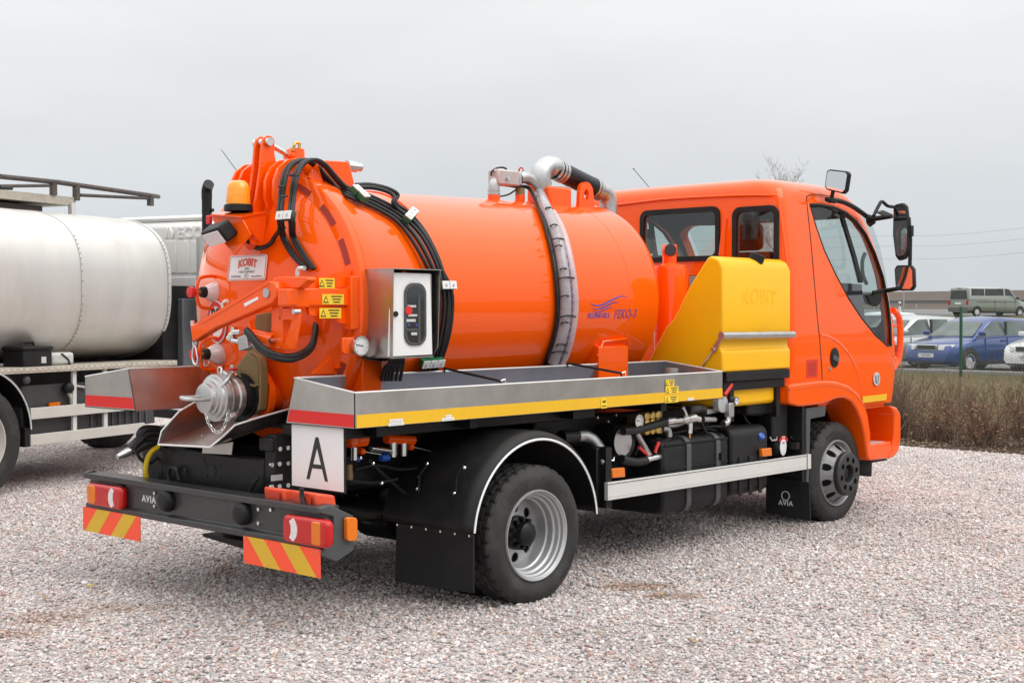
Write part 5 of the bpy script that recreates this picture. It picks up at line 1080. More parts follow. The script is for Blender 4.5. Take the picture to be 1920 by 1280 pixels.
VT = M().rings([tring(-3.6, .98), tring(-3.5), tring(-1.2), tring(.2), tring(1.6), tring(2.43), tring(2.51, .99), tring(2.55, .965), tring(2.575, .90), tring(2.59, .6), tring(2.595, .02)]).ob('tank', TSK, TK, smooth=40)
for x in (.02, 1.18, 2.47):
    M().rings([tring(x-.022, 1.001), tring(x-.022, 1.006), tring(x+.022, 1.006), tring(x+.022, 1.001)], False, False).ob('cladding_band', TSK, VT, smooth=30)
    for i in range(-5, 17):
        q = tring(x-.012, 1.0085, 72)[(36+i) % 72] if 0 else Vector((0, 0, 0))
        t = pi+radians(-28+3.6*i); c, s = cos(t), sin(t); e = 3.0
        q = Vector((x-.012, a_*1.007*math.copysign(abs(c)**(2/e), c), zc_+b_*1.007*math.copysign(abs(s)**(2/e), -s)))
        M().ball(q, .007, 6).ob('rivet', RUSTY, VT)
# walkways along the flank and on top
WK = M().bx(-3.2, 2.42, -1.27, -.80, 1.10, 1.155).ob('side_walkway', CHK, TK, bevel=.004)
for i in range(40):
    x = -.6+i*.076
    M().add([(x-.025, -1.2705, 1.128), (x, -1.2705, 1.106), (x+.025, -1.2705, 1.128), (x, -1.2705, 1.150), (x, -1.277, 1.128)], [(0, 1, 4), (1, 2, 4), (2, 3, 4), (3, 0, 4)]).ob('chequer_stud', CHK, WK, smooth=0)
tl = .35
M().bx(-3.2, BL(142, 378, 'y', -tl).x, -tl, .45, BL(100, 378, 'y', -tl).z-.02, BL(100, 366, 'y', -tl).z).ob('top_walkway', CHK, TK)
M().bx(-2.2, BL(93, 380, 'y', -tl).x, -.25, .4, 2.60, BL(90, 380, 'y', -tl).z-.03).ob('manhole_box', RUSTY, TK)
M().tube([BL(0, 331, 'y', -tl), BL(110, 342, 'y', -tl), BL(278, 366, 'y', -tl), BL(297, 369, 'y', -tl+.1)], .026, 8).ob('top_rail', RUSTY, TK)
M().tube([BL(0, 349, 'y', .1), BL(92, 348, 'y', .1)], .02, 6).ob('top_rail', RUSTY, TK)
M().tube([BL(150, 366, 'y', -tl), BL(280, 372, 'y', -tl)], .02, 6).ob('top_rail', RUSTY, TK)
M().tube([BL(0, 352, 'y', -.1), BL(22, 353, 'y', -.1)], .022, 6).ob('roof_hose', HOSE, TK)
for pts in ([(100, 343), (100, 366)], [(143, 348), (143, 376)], [(282, 368), (282, 386)], [(135, 380), (135, 407)]):
    a, b = BL(*pts[0], 'y', -tl), BL(*pts[1], 'y', -tl); M().box((a+b)/2, (.06, .05, abs(a.z-b.z))).ob('rail_post', RUSTY if pts[0][0] != 135 else WHITED, TK)
# side guard, bay, fender, wheels
for z0, z1 in ((.43, .528), (.67, .775)): M().bx(.36, 1.92, -1.255, -1.225, z0, z1).ob('side_guard', mat('guard_alu', (.58, .565, .52), .45, metal=.2, var=.06), TK, bevel=.003)
for u in (137, 195): q = BL(u, 790, 'y', -1.2); M().bx(q.x-.025, q.x+.025, -1.225, -1.2, .44, 1.1).ob('guard_post', WHITED, TK)
M().bx(.35, 2.2, -1.15, .9, .50, .98).ob('equipment_bay', mat('bay_grey', (.045, .046, .048), .6, var=.2), TK, bevel=.01)
for i in range(9): x = 1.25+i*.10; M().bx(x-.012, x+.012, -1.165, -1.15, .52, .96).ob('bay_rib', GPLAST, TK)
M().bx(-3.4, 4.6, -.45, .45, .62, .95).ob('chassis', BLACK, TK)
M().bx(-3.2, 2.4, -1.0, 1.0, .96, 1.10).ob('tank_bearer', BLACK, TK)
lpx([(93, 755), (113, 753), (113, 761), (93, 762)], 'y', -1.18, .02).ob('side_marker_lamp', ALENS, TK)
M().tube([BL(128, 734, 'y', -1.2), BL(134, 745, 'y', -1.2), BL(136, 770, 'y', -1.2)], .02, 8).ob('bay_pipe', WHITED, TK)
M().ball(BL(128, 727, 'y', -1.2), .06, 10).ob('bay_valve', BPLAST, TK); M().ball(BL(48, 712, 'y', -1.2), .045, 10).ob('air_fitting', GPLAST, TK)
M().tube([BL(135, 722, 'y', -1.18), BL(162, 726, 'y', -1.18)], .012, 6).ob('bay_lever', WGREY, TK)
def big_wheel(x, y, s, lift=0):
    w = empty('wheel', (x, 0, .505), 0, TK)
    tyre(M(), y, s, .51, .30, .31, 96, .014).ob('tyre', RUBBER, w, smooth=30)
    L = abs(y)
    M().lathe([(L-.012, .315), (L+.004, .308), (L+.002, .298), (L-.02, .288), (L-.06, .275), (L-.10, .255), (L-.15, .24), (L-.16, .12), (L-.12, .11), (L-.10, 0)], (0, 0, 0), (0, s, 0), 48).ob('rim', mat('rim_cream', (.50, .49, .45), .5, metal=.1, var=.08, dirt=(.25, .22, .18, .5)), w, smooth=35)
    return w
big_wheel(-.24, -1.24, -1); big_wheel(-.24, 1.24, 1); big_wheel(3.9, -1.2, -1); big_wheel(3.9, 1.2, 1)
FG = M().lathe([(-1.255, .585), (-1.262, .59), (-1.25, .62), (-1.20, .635), (-.85, .635)], (-.24, 0, .56), 'y', 40, radians(-88), radians(88)).ob('mudguard', BPLAST, TK, solid=.008)
M().tube([(-.24+.592*sin(t), -1.266, .56+.592*cos(t)) for t in [radians(-88+176*k/40) for k in range(41)]], .008, 6).ob('white_piping', WHITED, FG)
M().bx(.30, .37, -1.24, -.8, .42, .60).ob('mudguard_tail', BPLAST, TK)
# cab with embossed lettering, exhaust stack, grey box
CX = 3.12
CW = M().bx(CX, CX+1.9, -1.14, 1.14, .95, 2.69).ob('cab', OLDW, TK, bevel=.08, seg=3)
M().bx(CX+.02, CX+1.7, -1.1, 1.1, 2.69, 2.75).ob('roof_cap', OLDW, CW, bevel=.04)
text('IVECO', .17, OLDW, CW, lambda s, t, h: (lambda q: Vector((CX-.010-h, q.y-s, q.z+t)))(BL(346, 437, 'x', CX)), sx=1.0, ext=.008, bold=.003, space=1.15)
for (u0, v0, u1, v1) in ((308, 425, 386, 445), (308, 452, 331, 512), (333, 452, 355, 512), (358, 452, 378, 512), (308, 520, 378, 540)):
    p0, p1 = BL(u0, v0, 'x', CX), BL(u1, v1, 'x', CX); M().bx(CX-.003 if v0 == 425 else CX-.010, CX+.01, p0.y, p1.y, p1.z, p0.z).ob('pressed_panel', OLDW, CW, bevel=.006)
M().bx(2.45, CX, -1.05, .9, .95, 1.95).ob('engine_gap', BLACK, TK)
M().bx(2.70, 3.0, -1.12, -.55, 1.05, BL(360, 560, 'y', -1.1).z).ob('grey_locker', mat('locker_grey', (.085, .09, .10), .5, var=.1), TK, bevel=.01)
es = BL(388, 400, 'x', 2.9); ey_ = es.y
M().tube([(2.9, ey_, 1.6), (2.9, ey_, BL(388, 372, 'x', 2.9).z)], .055, 16).ob('exhaust_stack', BLACK, TK)
M().tube(spline([(2.9, ey_, BL(388, 374, 'x', 2.9).z), (2.9, ey_, BL(388, 358, 'x', 2.9).z), (2.88, ey_-.03, BL(388, 350, 'x', 2.9).z), (2.86, ey_-.06, BL(394, 346, 'x', 2.9).z)], 4), .058, 16).ob('exhaust_tip', BLACK, TK)
M().lathe([(1.4, .10), (BL(388, 445, 'x', 2.9).z, .10)], (2.9, ey_+.02, 0), 'z', 20).ob('heat_shield', mat('perforated_shield', (.42, .42, .40), .5, metal=.5, var=.25, nscale=60), TK)
M().tube([BL(380, 396, 'x', 2.9), BL(400, 394, 'x', 2.9)], .02, 6).ob('stack_clamp', BLACK, TK)
a0_, a1_ = BL(445, 322, 'x', 4.2), BL(415, 281, 'x', 4.2); a0_ = a0_+(a0_-a1_)*((a0_.z-2.73)/(a1_.z-a0_.z))
M().tube([a0_, a1_], .004, 5).ob('aerial', BLACK, TK)
# things on the tanker's walkway
def world(q): return TK.matrix_world @ Vector(q)
bpy.context.view_layer.update()
c0 = BL(55, 690, 'y', -1.1); tb = empty('toolbox', world((c0.x, -1.06, 1.155)), HT); tag(tb, 'small black toolbox with a handle standing on the tanker walkway', 'toolbox')
M().bx(-.16, .20, -.13, .13, 0, .15).ob('case', BPLAST, tb, bevel=.01); M().bx(-.17, .21, -.14, .14, .152, .19).ob('lid', BPLAST, tb, bevel=.012)
M().tube([(-.06, 0, .19), (-.05, 0, .225), (.09, 0, .225), (.10, 0, .19)], .012, 6).ob('handle', BPLAST, tb); M().box((.09, -.132, .06), (.06, .006, .06)).ob('latch', WGREY, tb)
c0 = BL(112, 688, 'y', -1.1); jc = empty('canister', world((c0.x, -1.05, 1.156)), HT); tag(jc, 'pale plastic canister lying on the tanker walkway beside the toolbox', 'canister')
M().bx(-.14, .16, -.09, .09, 0, .12).ob('bottle', mat('pale_canister', (.50, .53, .50), .4, var=.1), jc, bevel=.03, seg=3); M().tube([(-.02, -.095, .11), (.07, -.095, .05), (.09, -.095, .0)], .008, 6).ob('strap', HOSE, jc)
M().box((-.16, 0, .06), (.05, .10, .10)).ob('stopper', mat('ochre_cap', (.45, .36, .12), .5), jc, bevel=.01)
# =================================================================== ground and background
def ground_mat(name, cols, scale, bump=.3, bscale=40, rough=.95):
    m = bpy.data.materials.new(name); m.use_nodes = True; t = m.node_tree; b = t.nodes['Principled BSDF']; b.inputs['Roughness'].default_value = rough
    b.inputs['Specular IOR Level'].default_value = .2
    tcn = N(m, 'ShaderNodeTexCoord'); n1 = N(m, 'ShaderNodeTexNoise'); n1.inputs['Scale'].default_value = scale; n1.inputs['Detail'].default_value = 9; n1.inputs['Roughness'].default_value = .65
    t.links.new(tcn.outputs['Object'], n1.inputs['Vector']); r = N(m, 'ShaderNodeValToRGB'); e = r.color_ramp.elements
    e[0].position = .3; e[0].color = (*cols[0], 1); e[1].position = .7; e[1].color = (*cols[-1], 1)
    for i, c in enumerate(cols[1:-1]): x = e.new(.3+.4*(i+1)/(len(cols)-1)); x.color = (*c, 1)
    t.links.new(n1.outputs['Fac'], r.inputs[0]); t.links.new(r.outputs[0], b.inputs['Base Color'])
    n2 = N(m, 'ShaderNodeTexNoise'); n2.inputs['Scale'].default_value = bscale; n2.inputs['Detail'].default_value = 6; t.links.new(tcn.outputs['Object'], n2.inputs['Vector'])
    bp = N(m, 'ShaderNodeBump'); bp.inputs['Strength'].default_value = bump; bp.inputs['Distance'].default_value = .05; t.links.new(n2.outputs['Fac'], bp.inputs['Height']); t.links.new(bp.outputs[0], b.inputs['Normal'])
    return m
# gravel sheet: every stone is a Voronoi cell with its own colour and height
def gravel_mat():
    m = bpy.data.materials.new('gravel'); m.use_nodes = True; t = m.node_tree; b = t.nodes['Principled BSDF']; b.inputs['Roughness'].default_value = .9; b.inputs['Specular IOR Level'].default_value = .25
    tcn = N(m, 'ShaderNodeTexCoord')
    vo = N(m, 'ShaderNodeTexVoronoi'); vo.inputs['Scale'].default_value = 46; t.links.new(tcn.outputs['Object'], vo.inputs['Vector'])
    sp = N(m, 'ShaderNodeSeparateColor'); t.links.new(vo.outputs['Color'], sp.inputs[0])
    r = N(m, 'ShaderNodeValToRGB'); r.color_ramp.interpolation = 'CONSTANT'; e = r.color_ramp.elements
    stops = [(0, (.30, .28, .275)), (.12, (.45, .37, .35)), (.3, (.53, .465, .44)), (.48, (.50, .48, .475)), (.66, (.58, .545, .53)), (.8, (.38, .375, .38)), (.9, (.42, .32, .29)), (.96, (.18, .165, .16))]
    e[0].color = (*stops[0][1], 1); e[1].position = stops[1][0]; e[1].color = (*stops[1][1], 1)
    for p_, c_ in stops[2:]: x = e.new(p_); x.color = (*c_, 1)
    t.links.new(sp.outputs[0], r.inputs[0])
    n1 = N(m, 'ShaderNodeTexNoise'); n1.inputs['Scale'].default_value = .7; n1.inputs['Detail'].default_value = 6; t.links.new(tcn.outputs['Object'], n1.inputs['Vector'])
    mr = N(m, 'ShaderNodeMapRange'); mr.inputs['From Min'].default_value = .3; mr.inputs['From Max'].default_value = .7; mr.inputs['To Min'].default_value = .74; mr.inputs['To Max'].default_value = .94; t.links.new(n1.outputs['Fac'], mr.inputs['Value'])  # sheet colour darkened to stand in for shade between loose stones
    sc = N(m, 'ShaderNodeVectorMath', operation='SCALE'); t.links.new(r.outputs[0], sc.inputs[0]); t.links.new(mr.outputs[0], sc.inputs['Scale']); patchy(m, sc.outputs[0])
    bp = N(m, 'ShaderNodeBump'); bp.inputs['Strength'].default_value = .7; bp.inputs['Distance'].default_value = .012; bp.invert = True
    t.links.new(vo.outputs['Distance'], bp.inputs['Height']); t.links.new(bp.outputs[0], b.inputs['Normal'])
    return m
def patchy(m, sock):
    # broad light and dark areas of the yard and a few earthy stains, fixed in place on the ground
    t = m.node_tree; ge = N(m, 'ShaderNodeNewGeometry'); out = sock
    n1 = N(m, 'ShaderNodeTexNoise'); n1.inputs['Scale'].default_value = .55; n1.inputs['Detail'].default_value = 7; n1.inputs['Roughness'].default_value = .62; t.links.new(ge.outputs['Position'], n1.inputs['Vector'])
    mr = N(m, 'ShaderNodeMapRange'); mr.inputs['From Min'].default_value = .32; mr.inputs['From Max'].default_value = .68; mr.inputs['To Min'].default_value = .88; mr.inputs['To Max'].default_value = 1.13; t.links.new(n1.outputs['Fac'], mr.inputs['Value'])
    sc = N(m, 'ShaderNodeVectorMath', operation='SCALE'); t.links.new(out, sc.inputs[0]); t.links.new(mr.outputs[0], sc.inputs['Scale']); out = sc.outputs[0]
    n2 = N(m, 'ShaderNodeTexNoise'); n2.inputs['Scale'].default_value = 9; n2.inputs['Detail'].default_value = 6; t.links.new(ge.outputs['Position'], n2.inputs['Vector'])
    for (u, v, rx, ry, k) in ((1190, 1100, .22, .42, .75), (1255, 1118, .16, .3, .7), (90, 1160, .3, .4, .5), (240, 1140, .2, .5, .45), (420, 1075, .3, .2, .4), (30, 1190, .2, .3, .5)):
        c = B(u, v, 'z', 0); sb = N(m, 'ShaderNodeVectorMath', operation='SUBTRACT'); sb.inputs[1].default_value = c; t.links.new(ge.outputs['Position'], sb.inputs[0])
        ro = N(m, 'ShaderNodeVectorRotate', rotation_type='Z_AXIS'); ro.inputs['Angle'].default_value = -YAW; t.links.new(sb.outputs[0], ro.inputs['Vector'])
        dv = N(m, 'ShaderNodeVectorMath', operation='MULTIPLY'); dv.inputs[1].default_value = (1/rx, 1/ry, 0); t.links.new(ro.outputs[0], dv.inputs[0])
        ln_ = N(m, 'ShaderNodeVectorMath', operation='LENGTH'); t.links.new(dv.outputs[0], ln_.inputs[0])
        ad = N(m, 'ShaderNodeMath', operation='ADD'); t.links.new(ln_.outputs['Value'], ad.inputs[0]); t.links.new(n2.outputs['Fac'], ad.inputs[1])
        mk = N(m, 'ShaderNodeMapRange'); mk.inputs['From Min'].default_value = 1.25; mk.inputs['From Max'].default_value = .8; mk.inputs['To Max'].default_value = k; t.links.new(ad.outputs[0], mk.inputs['Value'])
        mx = N(m, 'ShaderNodeMix', data_type='RGBA', blend_type='MULTIPLY'); mx.inputs['B'].default_value = (.55, .38, .27, 1); t.links.new(mk.outputs[0], mx.inputs['Factor']); t.links.new(out, mx.inputs['A']); out = mx.outputs['Result']
    t.links.new(out, t.nodes['Principled BSDF'].inputs['Base Color'])
GM = gravel_mat()
SOIL = ground_mat('soil_litter', [(.03, .02, .013), (.06, .042, .028), (.11, .085, .06)], 9, .6, 60)
GRASS = ground_mat('winter_grass', [(.070, .055, .028), (.115, .098, .044), (.17, .145, .075)], 5, .8, 40)
ASPH = ground_mat('asphalt', [(.13, .13, .13), (.17, .17, .17), (.21, .21, .205)], 5, .15, 120, .85)
FIELD = ground_mat('ploughed_field', [(.075, .058, .047), (.095, .075, .06), (.12, .095, .078)], .12, .5, 3)
def sheet(name, x0, x1, y0, y1, z, m, kind='structure'): return struct(M().add([(x0, y0, z), (x1, y0, z), (x1, y1, z), (x0, y1, z)], [(0, 1, 2, 3)]).ob(name, m, None, smooth=0), kind)
# one big terrain sheet out to the horizon
HX = [(-80, -.03), (44, -.03), (56, .25), (70, .85), (84, 1.40), (94, 1.62), (104, 1.88), (108, 1.98), (160, 3.1), (250, 5.0), (420, 8.45), (520, 9.2), (800, 9.0), (2500, 2.0)]
ys = [-1500, -600, -300, -150, -80, -40, -10, 0, 20, 40, 70, 120, 200, 320, 500, 900, 2000]
struct(M().add([(x, y, z+(.25*sin(y*.013)*max(0, (x-150)/400))) for x, z in HX for y in ys], [(j*len(ys)+i, j*len(ys)+i+1, (j+1)*len(ys)+i+1, (j+1)*len(ys)+i) for j in range(len(HX)-1) for i in range(len(ys)-1)]).ob('field', FIELD, None, smooth=60))
sheet('gravel_yard', -40, 9.92, -40, 60, 0, GM)
def edge_sheet(name, x0, x1, y0, y1, z, m, amp):
    n = 120; vs = []
    for i in range(n+1):
        y = y0+(y1-y0)*i/n; w = amp*(sin(i*1.7)+sin(i*.63+1)*1.2+random.uniform(-.7, .7)); vs += [(x0+w, y, z), (x1, y, z)]
    return struct(M().add(vs, [(2*i, 2*i+1, 2*i+3, 2*i+2) for i in range(n)]).ob(name, m, None, smooth=0))
edge_sheet('soil_bed', 9.80, 13.6, -14, 24, .008, SOIL, .05)
edge_sheet('grass_strip', 13.0, 29.0, -40, 60, .014, GRASS, .12)
sheet('car_park', 29.3, 46, -40, 70, .0, ASPH)
struct(M().bx(29.0, 29.3, -40, 70, -.02, .10).ob('kerb', mat('concrete_kerb', (.30, .295, .285), .85, var=.15, bump=.2), None, bevel=.02))
# road climbing behind, with its verge
def slope_sheet(name, xs, y0, y1, m, dz):
    def hz(x):
        for (a, za), (b, zb) in zip(HX, HX[1:]):
            if a <= x <= b: return za+(zb-za)*(x-a)/(b-a)
    return struct(M().add([(x, y, hz(x)+dz) for x in xs for y in (y0, y1)], [(2*i, 2*i+1, 2*i+3, 2*i+2) for i in range(len(xs)-1)]).ob(name, m, None, smooth=0)), hz
slope_sheet('verge', [44, 56, 70, 84], -150, 250, GRASS, .01)
_, hz = slope_sheet('road', [84, 94, 104], -150, 250, ASPH, .012)
M_ = slope_sheet('road_edge_line', [102.6, 102.85], -150, 250, WHITE, .017)
# gravel stones near the camera: four tiles of loose stones laid out over the yard
STONE = bpy.data.materials.new('loose_stone'); STONE.use_nodes = True
t_ = STONE.node_tree; b_s = t_.nodes['Principled BSDF']; b_s.inputs['Roughness'].default_value = .88; b_s.inputs['Specular IOR Level'].default_value = .3
at_ = N(STONE, 'ShaderNodeAttribute', attribute_name='Col'); nz_ = N(STONE, 'ShaderNodeTexNoise'); nz_.inputs['Scale'].default_value = 150
tc_ = N(STONE, 'ShaderNodeTexCoord'); t_.links.new(tc_.outputs['Object'], nz_.inputs['Vector'])
mr_ = N(STONE, 'ShaderNodeMapRange'); mr_.inputs['To Min'].default_value = .82; mr_.inputs['To Max'].default_value = 1.18; t_.links.new(nz_.outputs['Fac'], mr_.inputs['Value'])
sc_n = N(STONE, 'ShaderNodeVectorMath', operation='SCALE'); t_.links.new(at_.outputs['Color'], sc_n.inputs[0]); t_.links.new(mr_.outputs[0], sc_n.inputs['Scale']); patchy(STONE, sc_n.outputs[0])
ICO_V = []; _b = bmesh.new(); bmesh.ops.create_icosphere(_b, subdivisions=1, radius=1); ICO_V = [v.co.copy() for v in _b.verts]; ICO_F = [tuple(v.index for v in f.verts) for f in _b.faces]; _b.free()
PAL = [((.58, .50, .475), 5), ((.52, .42, .395), 4.2), ((.62, .575, .56), 5), ((.53, .505, .50), 4), ((.41, .40, .405), 2.6), ((.45, .315, .28), 2.2), ((.22, .20, .195), 1.2), ((.69, .66, .65), 2.7), ((.52, .44, .365), 1)]
def stone_tile(idx, size=1.5, dens=2700):
    rnd = random.Random(100+idx); vs = []; fs = []; cols = []
    for i in range(int(dens*size*size)):
        x, y = rnd.uniform(-size/2, size/2), rnd.uniform(-size/2, size/2)
        r = rnd.choice((.005, .007, .008, .010, .011, .013))*rnd.uniform(.8, 1.2)*(1.55 if rnd.random() < .012 else 1)
        sx, sy, sz = r*rnd.uniform(.8, 1.35), r*rnd.uniform(.7, 1.0), r*rnd.uniform(.45, .8)
        R = Matrix.Rotation(rnd.uniform(0, 6.28), 3, 'Z') @ Matrix.Rotation(rnd.uniform(-.5, .5), 3, 'X') @ Matrix.Rotation(rnd.uniform(-.5, .5), 3, 'Y')
        c = rnd.choices([p[0] for p in PAL], [p[1] for p in PAL])[0]; f = rnd.uniform(.85, 1.12); c = (c[0]*f, c[1]*f, c[2]*f, 1)
        k = len(vs); z = sz*rnd.uniform(.1, .9)
        for v in ICO_V:
            j = rnd.uniform(.78, 1.12); p_ = R @ Vector((v.x*sx*j, v.y*sy*j, v.z*sz*j)); vs.append((p_.x+x, p_.y+y, p_.z+z))
        fs += [(a+k, b+k, d+k) for a, b, d in ICO_F]; cols += [c]*len(ICO_V)
    me = bpy.data.meshes.new('stones'); me.from_pydata(vs, [], fs); ca = me.color_attributes.new('Col', 'FLOAT_COLOR', 'POINT')
    ca.data.foreach_set('color', [x for c in cols for x in c]); me.materials.append(STONE)
    return me
tiles = [stone_tile(i) for i in range(3)]
TC = bpy.data.collections.new('stone_tiles')
for i, me in enumerate(tiles): TC.objects.link(bpy.data.objects.new('stone_tile_source', me))
pts = []
for i in range(-10, 12):
    for j in range(-10, 18):
        x, y = i*1.5, j*1.5
        d = (Vector((x, y, 0))-CAM); dep = d.x*cos(YAW)+d.y*sin(YAW); lat = d.x*sin(YAW)-d.y*cos(YAW)
        if 2 < dep < 22 and abs(lat) < dep*.52+2.5 and x < 9.2: pts.append((x, y, .0))
gv = M(); gv.v = pts; LG = gv.ob('loose_gravel', STONE, None, smooth=0); struct(LG, 'stuff'); LG['label'] = 'pinkish grey crushed stone chippings'
ng = bpy.data.node_groups.new('scatter_tiles', 'GeometryNodeTree'); ng.interface.new_socket('Geometry', in_out='INPUT', socket_type='NodeSocketGeometry'); ng.interface.new_socket('Geometry', in_out='OUTPUT', socket_type='NodeSocketGeometry')
gi, go = ng.nodes.new('NodeGroupInput'), ng.nodes.new('NodeGroupOutput'); ci = ng.nodes.new('GeometryNodeCollectionInfo'); ci.inputs['Collection'].default_value = TC; ci.inputs['Separate Children'].default_value = True
ip = ng.nodes.new('GeometryNodeInstanceOnPoints'); ip.inputs['Pick Instance'].default_value = True
rv = ng.nodes.new('FunctionNodeRandomValue'); rv.data_type = 'INT'; rv.inputs['Min'].default_value = 0; rv.inputs['Max'].default_value = 3
mt = ng.nodes.new('ShaderNodeMath'); mt.operation = 'MULTIPLY'; mt.inputs[1].default_value = pi/2; cx = ng.nodes.new('ShaderNodeCombineXYZ')
ng.links.new(gi.outputs[0], ip.inputs['Points']); ng.links.new(ci.outputs[0], ip.inputs['Instance'])
for s_ in rv.outputs:
    if s_.enabled and s_.type == 'INT': ng.links.new(s_, mt.inputs[0])
ng.links.new(mt.outputs[0], cx.inputs['Z']); ng.links.new(cx.outputs[0], ip.inputs['Rotation']); ng.links.new(ip.outputs[0], go.inputs[0])
gm_ = LG.modifiers.new('scatter', 'NODES'); gm_.node_group = ng
# ------------------------------------------------------------------ parked cars
CGLASS = mat('car_glass', (.035, .042, .042), .06, coat=0, var=.4, nscale=3, spec=.55)
CGLASSL = mat('car_glass_pale', (.10, .13, .125), .06, coat=0, var=.5, nscale=2.5, spec=.6)
def car(name, loc, rz, paint, label, cat, L=4.0, W_=1.66, H=1.46, van=False, glass=CGLASS, two=None, group=None, detail=True):
    e = empty(name, loc, rz); tag(e, label, cat, group); h = L/2
    if van: top = [(-h, .45, .97), (-h+.03, 1.10, .97), (h-1.15, 1.12, 1), (h-.95, 1.10, 1), (h-.35, .95, .97), (h-.08, .80, .90), (h, .55, .84)]
    else: top = [(-h, .62, .88), (-h+.06, .95, .92), (-h+.5, 1.0, .985), (0, .96, 1), (h-1.0, .93, .99), (h-.75, .90, .98), (h-.35, .82, .95), (h-.10, .72, .88), (h, .52, .80)]
    rs = []
    for x, z, k in top:
        w = W_/2*k; lo = .20 if -h+.2 < x < h-.2 else .30
        rs.append([Vector((x, y, zz)) for y, zz in ((-w*.9, lo), (-w, lo+.10), (-w*1.0, (lo+z)/2), (-w*.985, z-.06), (-w*.90, z), (0, z+.02), (w*.90, z), (w*.985, z-.06), (w, (lo+z)/2), (w, lo+.10), (w*.9, lo))])
    body = M().rings(rs).ob('body', paint, e, smooth=50)
    if van: g = [(-h+.06, 1.08, H-.25), (-h+.12, 1.08, H-.06), (-h+.4, 1.08, H), (0, 1.08, H+.01), (h-1.75, 1.08, H-.01), (h-1.50, 1.08, H-.10), (h-.85, 1.04, 1.10)]
    else: g = [(-h+.12, .96, 1.02), (-h+.30, .97, H-.16), (-h+.55, .97, H-.05), (-.25, .95, H), (.10, .94, H-.03), (.34, .93, H-.12), (h-.98, .90, .94)]
    wb = W_/2*.955; wt = W_/2*(.86 if van else .74)
    def gy(z, zb): return wb+(wt-wb)*min(1, (z-zb)/(H-zb))
    rs = []
    for x, zb, zt in g:
        yt = gy(zt, zb); rs.append([Vector((x, y, z)) for y, z in ((-wb, zb), (-gy(zt-.07, zb) if zt-.07 > zb else -wb, max(zb, zt-.07)), (-yt*.9, zt-.01), (0, zt+.015), (yt*.9, zt-.01), (gy(zt-.07, zb) if zt-.07 > zb else wb, max(zb, zt-.07)), (wb, zb))])
    roof = M().rings(rs).ob('roof', paint, e, smooth=50)
    def side(pts, s, m=glass): return M().prism([(x, s*(gy(z, .95)+.004), z) for x, z in pts], (0, s*.004, 0)).ob('window_pane', m, e, smooth=0)
    zt = H-.11; zb = 1.14 if van else 1.0
    for s in (-1, 1):
        if van:
            side([(-h+.30, zb), (-h+.33, zt), (-h+1.45, zt), (-h+1.45, zb)], s); side([(-h+1.50, zb), (-h+1.50, zt), (h-2.15, zt), (h-2.15, zb)], s); side([(h-2.05, zb), (h-2.05, zt), (h-1.68, zt-.03), (h-1.15, zb+.02), (h-1.15, zb)], s)
        else:
            side([(-.28, zb), (-.28, zt-.01), (.14, zt-.02), (.32, zt-.10), (h-1.12, zb-.03), (h-1.14, zb-.03)], s); side([(-1.22, zb), (-1.18, zt-.02), (-.36, zt-.01), (-.36, zb)], s); side([(-1.55, zb+.05), (-1.42, zt-.06), (-1.28, zt-.04), (-1.30, zb)], s)
            M().bx(-.30, -.34, s*(wb+.012), s*(wb-.06), zb, zt-.03).ob('door_pillar', INK, e)
        fx = h-1.05 if van else h-1.15
        M().box((fx-.02, s*(W_/2+.08), zb+.06), (.10, .20, .13)).ob('mirror', paint if not van else INK, e, bevel=.03)
        for gx in ((.62, -.33, -1.2) if not van else (h-1.2, h-2.1, -.35)): M().bx(gx, gx+.012, s*(W_/2+.0015), s*(W_/2-.02), .30, .93 if not van else 1.05).ob('door_gap', DARK, e)
        M().bx(-h+1.15, h-1.2, s*(W_/2+.003), s*(W_/2-.02), .22, .29).ob('sill_trim', INK, e)
        if not van: M().bx(h-1.9, -h+.8, s*(W_/2+.006), s*(W_/2-.02), .55, .59).ob('rub_strip', INK if paint is not SILP else CHROME, e)
        M().box((-.15 if not van else .3, s*(W_/2+.004), .86), (.20, .02, .035)).ob('door_handle', paint, e)
        for wx in (h-.78, -h+.75):
            w = empty('wheel', (wx, s*(W_/2-.085), .31), 0, e); R_ = .31
            M().lathe([(-.09, .20), (-.10, .28), (-.07, R_), (.07, R_), (.10, .28), (.09, .20)], (0, 0, 0), (0, s, 0), 28).ob('tyre', RUBBER, w, smooth=40)
            M().lathe([(.085, .205), (.075, .19), (.06, .14), (.085, .05), (.09, 0)], (0, 0, 0), (0, s, 0), 28).ob('hub_cap', WGREY, w, smooth=40)
            for k in range(7):
                a = 2*pi*k/7; M().prism([(.150*cos(a)-.016*sin(a+j), s*.086, .150*sin(a)+.016*cos(a+j)) for j in (0, 1.57, 3.14, 4.71)], (0, s*.004, 0)).ob('hub_cap_slot', DARK, w, smooth=0)
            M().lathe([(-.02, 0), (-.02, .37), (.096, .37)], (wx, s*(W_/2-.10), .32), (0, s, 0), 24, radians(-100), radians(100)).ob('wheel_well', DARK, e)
            M().prism([(wx+.38*cos(t), s*(W_/2+.001), .31+.38*sin(t)) for t in [pi*k/14 for k in range(15)]]+[(wx+.312*cos(t), s*(W_/2+.001), .31+.312*sin(t)) for t in [pi-pi*k/14 for k in range(15)]], (0, s*.003, 0)).ob('arch_gap', DARK, e, smooth=0)
